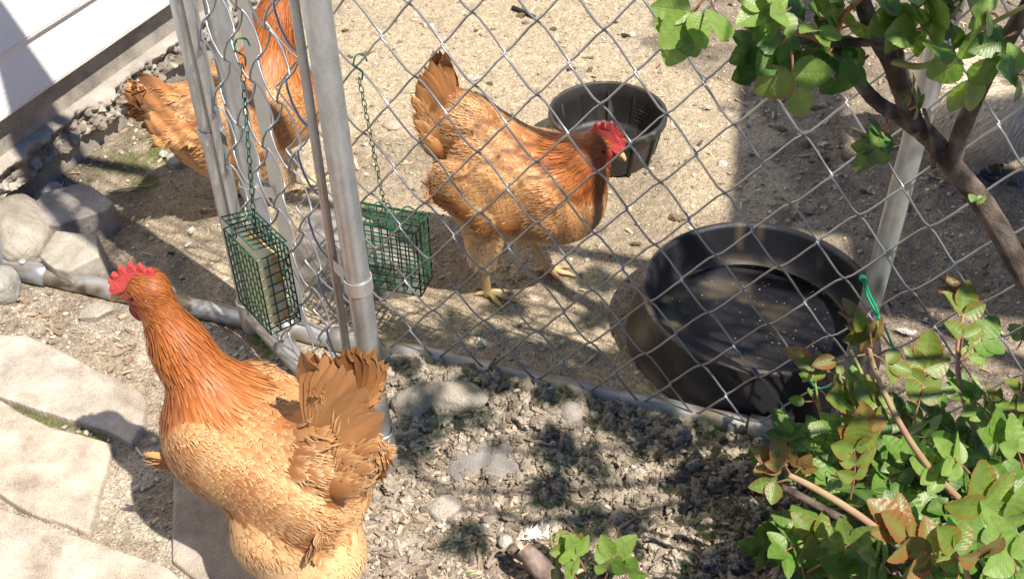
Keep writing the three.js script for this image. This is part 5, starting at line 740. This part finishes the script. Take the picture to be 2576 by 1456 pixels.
  stuff(obj('foliage', bucket.lf, M.leaf, b)); stuff(obj('twigs', bucket.st, M.vc, b));
}
{
  const b = thing('rose_bush', 'older rose with thick woody stems and round green leaves, upper right', 'rose bush', V(0, 0, 0));
  const o1 = 0.09, K = (pts) => pts.map(([x, y, o = o1]) => B(x, y, o));
  const foot = B(2700, 1010, 0.16); foot.y = -0.02; const low = B(2640, 800, 0.13);
  cane(b, [foot, low, ...K([[2576, 690, 0.11], [2480, 520, 0.1], [2400, 420, 0.09], [2340, 345, 0.085], [2290, 305, 0.08]])], 0.0145, 0.0115, 'bark', 14);
  cane(b, K([[2290, 305, 0.08], [2250, 285, 0.085], [2200, 250, 0.09], [2140, 175, 0.1], [2090, 100, 0.12]]), 0.011, 0.006, 'bark');
  cane(b, K([[2305, 320, 0.085], [2270, 230, 0.09], [2245, 160, 0.1], [2195, 70, 0.11], [2150, -60, 0.12]]), 0.0115, 0.009, 'bark');
  cane(b, K([[2395, 415, 0.09], [2420, 330, 0.095], [2455, 245, 0.1], [2510, 140, 0.11], [2590, 10, 0.12]]), 0.0105, 0.0085, 'bark');
  cane(b, K([[2315, 330, 0.08], [2290, 240, 0.06], [2255, 120, 0.06], [2235, 20, 0.07], [2220, -80, 0.08]]), 0.008, 0.006, 'bark');
  cane(b, K([[2210, 103, 0.11], [2100, 108, 0.13], [2000, 100, 0.15], [1915, 96, 0.16]]), 0.0055, 0.004, 'bark');
  cane(b, K([[2350, 420, 0.1], [2345, 340, 0.11], [2325, 275, 0.12]]), 0.0034, 0.0022, 'bark');
  const tw = (pts, kind = 'red', r = 0.0032) => { cane(b, K(pts), r, r * 0.5, kind, 7); };
  tw([[2230, 150, 0.1], [2330, 165, 0.14], [2440, 90, 0.16], [2590, 10, 0.18]], 'green', 0.0042); tw([[2235, 130, 0.1], [2300, 90, 0.12], [2420, -10, 0.14]], 'red'); tw([[2130, 160, 0.1], [2040, 90, 0.16], [1940, 60, 0.18], [1850, -10, 0.2]], 'red', 0.004); tw([[2100, 90, 0.13], [2130, 30, 0.17], [2200, -30, 0.18]], 'red', 0.0044); tw([[2230, 300, 0.1], [2240, 340, 0.12], [2210, 370, 0.13]], 'red', 0.002); tw([[2455, 245, 0.1], [2440, 200, 0.13], [2435, 180, 0.14]], 'red', 0.002);
  for (let k = 0; k < 4; k++) setLeaflet(B(2458, 508, 0.115), V(Math.cos(k * 1.9), 0.5, Math.sin(k * 1.9)), V(0.3, 0.7, 0.6), 0.013, 'pale', b, 0.6);
  const leaf = (x0, y0, x1, y1, L, tone, o = {}) => compound(b, B(x0, y0, o.off ?? 0.15), B(x1, y1, (o.off ?? 0.15) + 0.015), L, tone, { n: V(0.3, 0.65, 0.7), wide: 1.22, ...o });
  leaf(1790, -20, 1735, 35, 0.040, 'pale', { pairs: 1, off: 0.22 }); leaf(1760, 10, 1720, 75, 0.034, 'pale', { pairs: 1, off: 0.22 }); leaf(1790, 5, 1800, 30, 0.042, 'pale', { pairs: 0, off: 0.23 });
  leaf(1960, -10, 1925, 18, 0.031, 'pale', { pairs: 1, off: 0.2 }); leaf(1940, 50, 1915, 45, 0.030, 'green', { pairs: 1, off: 0.18 }); leaf(1990, 20, 1975, 30, 0.03, 'pale', { pairs: 1, off: 0.2 });
  leaf(1930, 90, 1895, 118, 0.029, 'dark', { pairs: 1, off: 0.14 }); leaf(1935, 110, 1910, 150, 0.028, 'dark', { pairs: 1, off: 0.14 }); leaf(1915, 165, 1890, 180, 0.028, 'dark', { pairs: 0, off: 0.14 }); leaf(1990, 90, 1962, 118, 0.036, 'dark', { pairs: 1, off: 0.17 }); leaf(2030, 100, 2012, 130, 0.03, 'green', { pairs: 1, off: 0.14 });
  leaf(1992, 130, 1994, 182, 0.001, 'pale', { pairs: 0, off: 0.2 }); { const h = B(1993, 184, 0.2); const F = V(0.25, 0.6, 0.8); const st = b; for (const [x, y, L, t] of [[1925, 225, 0.045, 'margin'], [2075, 180, 0.043, 'pale']]) setLeaflet(h, B(x, y, 0.2).sub(h), F, L, t, st, 0.12, 1.22); setLeaflet(B(2000, 222, 0.19), B(2020, 295, 0.19).sub(B(2000, 222, 0.19)), F, 0.04, 'pale', st, 0.2, 1.2); }
  leaf(2105, 175, 2098, 195, 0.030, 'green', { pairs: 0 }); leaf(2150, 135, 2140, 172, 0.027, 'green', { pairs: 1, off: 0.13 }); leaf(2185, 140, 2165, 158, 0.028, 'green', { pairs: 0 }); leaf(2130, 120, 2118, 140, 0.024, 'dark', { pairs: 1, off: 0.11 }); leaf(2170, 95, 2150, 120, 0.022, 'dark', { pairs: 1, off: 0.11 }); leaf(2100, 110, 2085, 135, 0.028, 'dark', { pairs: 1, off: 0.13 });
  leaf(2330, 68, 2300, 75, 0.034, 'pale', { pairs: 1, off: 0.18 }); leaf(2320, 65, 2345, 50, 0.034, 'pale', { pairs: 1, off: 0.18 }); leaf(2305, 10, 2262, 38, 0.036, 'pale', { pairs: 1, off: 0.17 }); leaf(2330, 75, 2345, 100, 0.042, 'pale', { pairs: 0, off: 0.18 }); leaf(2265, 70, 2240, 68, 0.03, 'pale', { pairs: 1, off: 0.17 }); leaf(2320, 10, 2310, 20, 0.03, 'pale', { pairs: 1, off: 0.18 });
  { const F = V(0.3, 0.55, 0.8), c = B(2430, 176, 0.17); for (const [x, y, L, t] of [[2362, 182, 0.040, 'green'], [2448, 100, 0.038, 'green']]) setLeaflet(B(2423, 150, 0.17), B(x, y, 0.17).sub(B(2423, 150, 0.17)), F, L, t, b, 0.12, 1.22); const e = B(2441, 205, 0.17); for (const [x, y, L, t] of [[2400, 265, 0.038, 'pale'], [2500, 165, 0.036, 'green'], [2455, 300, 0.038, 'pale']]) setLeaflet(e, B(x, y, 0.17).sub(e), F, L, t, b, 0.12, 1.22); setLeaflet(B(2415, 120, 0.17), B(2405, 70, 0.17).sub(B(2415, 120, 0.17)), F, 0.026, 'green', b, 0.2); }
  leaf(2245, 305, 2195, 375, 0.029, 'dark', { pairs: 2, off: 0.13, spread: 1.1 }); leaf(2235, 320, 2218, 335, 0.026, 'dark', { pairs: 1, off: 0.13 });
  leaf(2285, 265, 2292, 232, 0.022, 'green', { pairs: 1, off: 0.12 }); leaf(2290, 275, 2310, 262, 0.02, 'green', { pairs: 1, off: 0.12 });
  leaf(2580, 190, 2560, 188, 0.032, 'green', { pairs: 1, off: 0.17 }); leaf(2560, 80, 2520, 98, 0.03, 'dark', { pairs: 1, off: 0.14 }); leaf(2490, 60, 2465, 25, 0.03, 'green', { pairs: 1, off: 0.15 }); leaf(2510, 40, 2490, 32, 0.03, 'pale', { pairs: 1, off: 0.18 }); leaf(2400, 20, 2385, 15, 0.028, 'green', { pairs: 1 });
  const R = rng(616); for (let i = 0; i < 17; i++) { const x = mix(1960, 2420, R()), y = mix(-30, 75, R()), a = R() * 6.28; leaf(x, y, x + 26 * Math.cos(a), y + 20 * Math.sin(a), mix(0.024, 0.032, R()), ['green', 'dark', 'pale', 'dark', 'margin'][i % 5], { pairs: 1, off: mix(0.07, 0.19, R()) }); }
  // unseen crown added above the frame so that its leaves dapple the ground
  const bucket = { lf: [], st: [] }; for (let i = 0; i < 95; i++) { const h = mix(1.12, 1.6, R()), gx = mix(-0.26, 0.34, R()), gz = mix(-1.34, -0.85, R()), clump = fbm(gx * 8, gz * 8, 4, 2); if (clump < 0.42) continue; const p = V(gx + 0.48 * h, h, gz + 0.28 * h), a = R() * 6.28, q = p.clone().add(V(Math.cos(a) * 0.05, 0.02, Math.sin(a) * 0.05)); compound(b, p, q, mix(0.028, 0.04, R()), 'green', { pairs: 2, n: V(0.2, 1, 0.2), bucket }); }
  for (let i = 0; i < 9; i++) bucket.st.push(paint(tube(spline([V(1.0, -0.02, -0.95), V(1.0 + 0.1 * R(), 0.6, -0.9), V(mix(0.4, 1.0, R()), 1.2, mix(-1.0, -0.5, R())), V(mix(0.4, 1.1, R()), 1.6, mix(-1.1, -0.4, R()))], 16), (t) => mix(0.008, 0.002, t), 6), stemC(...STEM.bark)));
  stuff(obj('foliage', bucket.lf, M.leaf, b)); stuff(obj('twigs', bucket.st, M.bark, b));
}
// ---------------------------------------------------------------- small things
{
  const s = thing('rose_stump', 'cut back rose stub with fresh green leaves, by the bottom edge beside the white feather', 'rose stump', V(0, 0, 0));
  const p = [G(1400, 1470, 0.0), G(1372, 1440, 0.035), G(1340, 1405, 0.055), G(1318, 1381, 0.062)], d = p[3].clone().sub(p[2]).normalize();
  obj('cane', paint(tube(spline(p, 16), (t) => mix(0.019, 0.0125, t), 14, { caps: false }), stemC([0.22, 0.155, 0.125], [0.38, 0.30, 0.26])), M.bark, s);
  const cut = new THREE.CylinderGeometry(0.0118, 0.0125, 0.003, 20); cut.applyQuaternion(new THREE.Quaternion().setFromUnitVectors(V(0, 1, 0), d)); cut.translate(p[3].x, p[3].y, p[3].z); obj('cut_end', paint(cut, (v) => mixc([0.70, 0.46, 0.22], [0.52, 0.30, 0.12], fbm(v.x * 300, v.y * 300, v.z * 300, 2))), M.vc, s);
  const p2 = [G(1375, 1430, 0.03), G(1300, 1392, 0.04), G(1288, 1374, 0.05)]; obj('cane', paint(tube(spline(p2, 8), 0.0075, 10), stemC([0.26, 0.19, 0.13], [0.42, 0.33, 0.24])), M.bark, s);
  const p3 = [G(1585, 1440, 0.0), G(1578, 1400, 0.03), G(1571, 1368, 0.05)]; obj('cane', paint(tube(spline(p3, 8), 0.0042, 8), stemC(...STEM.green)), M.vc, s); const p4 = [G(1405, 1440, 0.01), G(1393, 1395, 0.05), G(1384, 1340, 0.085)]; obj('cane', paint(tube(spline(p4, 8), (t) => mix(0.003, 0.0014, t), 8), stemC(...STEM.green)), M.vc, s);
  for (const [a, b2, c, d2, L, t, n] of [[1475, 1440, 1450, 1395, 0.030, 'pale', 1], [1500, 1445, 1545, 1395, 0.032, 'pale', 2], [1440, 1450, 1420, 1380, 0.024, 'margin', 1], [1520, 1460, 1530, 1430, 0.03, 'pale', 1], [1460, 1470, 1440, 1445, 0.03, 'pale', 1], [1560, 1465, 1580, 1440, 0.026, 'green', 1], [1420, 1400, 1445, 1370, 0.018, 'red', 1]]) compound(s, G(a, b2, 0.03), G(c, d2, 0.055), L, t, { pairs: n });
}
function downFeather(label, x, y, L, turn, curl = 0.3, group) {
  const pl = new Plumage(), R = rng(x), t = V(Math.cos(turn), 0.12, Math.sin(turn)).normalize(), n = V(0, 1, 0).addScaledVector(t, -t.y).normalize(), p = G(x, y, 0).addScaledVector(t, -L / 2); p.y = groundH(p.x, p.z) + 0.005; const w = [0.80, 0.79, 0.77];
  for (let i = 0; i < 70; i++) { const u = i / 70, s = i % 2 ? 1 : -1, b = n.clone().cross(t), q = p.clone().addScaledVector(t, u * L); pl.hair(q, n, b.clone().multiplyScalar(s).addScaledVector(t, 0.7).addScaledVector(n, 0.3 * R()).normalize(), L * 0.38 * Math.sin(Math.PI * (0.12 + 0.8 * u)) * (0.7 + 0.6 * R()), L * 0.022, w, w, R); }
  const o = thing('feather', label, 'feather', V(0, 0, 0), group); obj('vane', pl.build(), M.feather2, o); obj('quill', tube([p.clone().addScaledVector(t, -L * 0.15), p.clone().addScaledVector(t, L * 0.5).addScaledVector(n, 0.002), p.clone().addScaledVector(t, L)], (u) => 0.0011 * (1.1 - u), 6), M.white, o);
}
M.feather2 = std({ vertexColors: true, roughness: 0.8, side: THREE.DoubleSide });
downFeather('curled white feather with a tan foot beside the cut rose stub', 1352, 1352, 0.05, -0.2); downFeather('scrap of white down on the sand left of the gate', 412, 395, 0.035, 1.2); downFeather('small white down feather on the dirt left of the suet cage', 484, 590, 0.024, 1.4); downFeather('tiny grey down feather just below another, left of the suet cage', 474, 622, 0.015, 1.9); downFeather('wisp of grey down on the dark dirt right of the leaning post', 2275, 842, 0.03, 0.6); downFeather('white down feather under the breast of the walking hen', 1405, 598, 0.04, 0.4); downFeather('tiny white feather on the mulch left of the larger white one', 1222, 1334, 0.014, 0.9);
{ // green plastic tie
  const t = thing('garden_tie', 'thin green plastic tie twisted round the fence mesh above the rose', 'plant tie', V(0, 0, 0));
  const a = B(2172, 700, 0.008), e = B(2255, 893, 0.07), q = B(2225, 820, 0.045), up = [a, B(2180, 735, 0.014), B(2203, 785, 0.03), q, e];
  obj('strand', tube(spline(up, 24), 0.0016, 7), M.tie, t); obj('strand', tube(spline([a.clone().add(V(0.003, 0, 0.004)), B(2186, 732, 0.018), B(2211, 790, 0.034), B(2202, 842, 0.03)], 20), 0.0014, 7), M.tie, t); const kn = rock(2, 0.005, 0.004, 0.005, 3, 0.3); kn.translate(a.x, a.y, a.z); obj('knot', kn, M.tie, t);
  const r = [[2042, 955], [2050, 972], [2075, 976], [2105, 966], [2128, 948]].map(([x, y]) => B(x, y, 0.04)); obj('strand', tube(spline(r, 18), 0.0013, 7), M.tie, t);
}
function twig(name, label, pts, r, c, h = 0.006) { const P = pts.map(([x, y]) => { const p = G(x, y, 0); p.y = groundH(p.x, p.z) + h; return p; }); return tag(obj(name, paint(tube(spline(P, P.length * 6), (t) => r * mix(1, 0.6, t), 7), (v) => mixc(c, c.map((k) => k * 0.6), fbm(v.x * 80, v.y * 80, v.z * 80, 3))), M.vc), label, name === 'stick' ? 'stick' : 'twig'); }
twig('stick', 'short black stick on the sand at the top of the yard', [[1290, 24], [1318, 35], [1345, 48]], 0.007, [0.02, 0.018, 0.017]);
twig('twig', 'dry forked grass stalk beside the squared slab stone', [[285, 488], [330, 480], [382, 473]], 0.0018, [0.62, 0.50, 0.30]);
twig('twig', 'bent pale twig lying on the clods above the half buried flat stone', [[1268, 1080], [1272, 1108], [1320, 1125], [1390, 1150]], 0.0022, [0.50, 0.42, 0.31]);
twig('twig', 'straight pale splinter on the mulch near the red rose shoot', [[1665, 1282], [1690, 1262], [1715, 1240]], 0.0018, [0.62, 0.54, 0.42]);
twig('stick', 'dark splintered stick standing on the heap against the fence rail', [[1236, 975], [1242, 950], [1246, 935]], 0.004, [0.20, 0.155, 0.12], 0.02);
{ // little weeds
  const sprig = (label, x, y, n, s) => { const w = thing('weed', label, 'weed', V(0, 0, 0)), R = rng(x * 3 + y), p0 = G(x, y, 0); p0.y = groundH(p0.x, p0.z); for (let i = 0; i < n; i++) { const a = R() * 6.28, q = p0.clone().add(V(Math.cos(a) * s * R(), s * 0.5 * R(), Math.sin(a) * s * R())); obj('stem', paint(tube([p0, p0.clone().lerp(q, 0.5).add(V(0, s * 0.2, 0)), q], 0.0008, 5), () => [0.16, 0.28, 0.06]), M.vc, w); const m = new THREE.Mesh(LEAF.pale[i % 5], M.leaf); m.quaternion.setFromRotationMatrix(basis(V(Math.cos(a), 0.2, Math.sin(a)), V(0, 1, 0.2))); m.position.copy(q); m.scale.setScalar(s * mix(0.25, 0.5, R())); add(m, 'leaf', w); } };
  sprig('small green weed under the ground pipe behind the large hen', 495, 842, 7, 0.022); sprig('green weed in the corner between gate rail and ground pipe', 640, 868, 9, 0.022); sprig('tiny green weed on the clods inside the gate corner', 678, 890, 7, 0.022); sprig('green weed sprig on the mulch by the bottom edge beneath the large hen', 875, 1420, 9, 0.03); sprig('tiny sprout on the mulch right of the weed sprig', 1208, 1438, 3, 0.02);
}

// ---------------------------------------------------------------- outside the frame: unseen boards added to shade the right of the yard
{
  const r = thing('shade_boards', 'unseen boards on posts added right of the frame to shade the yard', 'shade boards', V(0, 0, 0)), h = 1.95, o = V(0.48 * h, h, 0.28 * h);
  const a = V(0.50, 0, -1.779).add(o), d = V(0.21, 0, -0.97), e = V(0.97, 0, 0.21);
  for (let i = 0; i < 8; i++) { const L = i < 2 ? 1.75 : 0.5, g = box(0.115, 0.02, L, 0.003), c = a.clone().addScaledVector(e, 0.06 + i * 0.12).addScaledVector(d, L / 2 - (i < 2 ? 0.3 : 0.5)); g.rotateY(Math.atan2(-d.x, -d.z)); g.translate(c.x, c.y, c.z); obj('board', g, M.wood, r); }  // boards after the first two are cut short so sunlight reaches the silkie
  for (const [u, w] of [[0.1, 0.9], [1.4, 0.9]]) { const p = a.clone().addScaledVector(e, w).addScaledVector(d, u - 0.2), g = box(0.08, h, 0.08, 0.004); g.translate(p.x, h / 2, p.z); obj('post', g, M.wood, r); }
}
renderer.render(scene, camera);
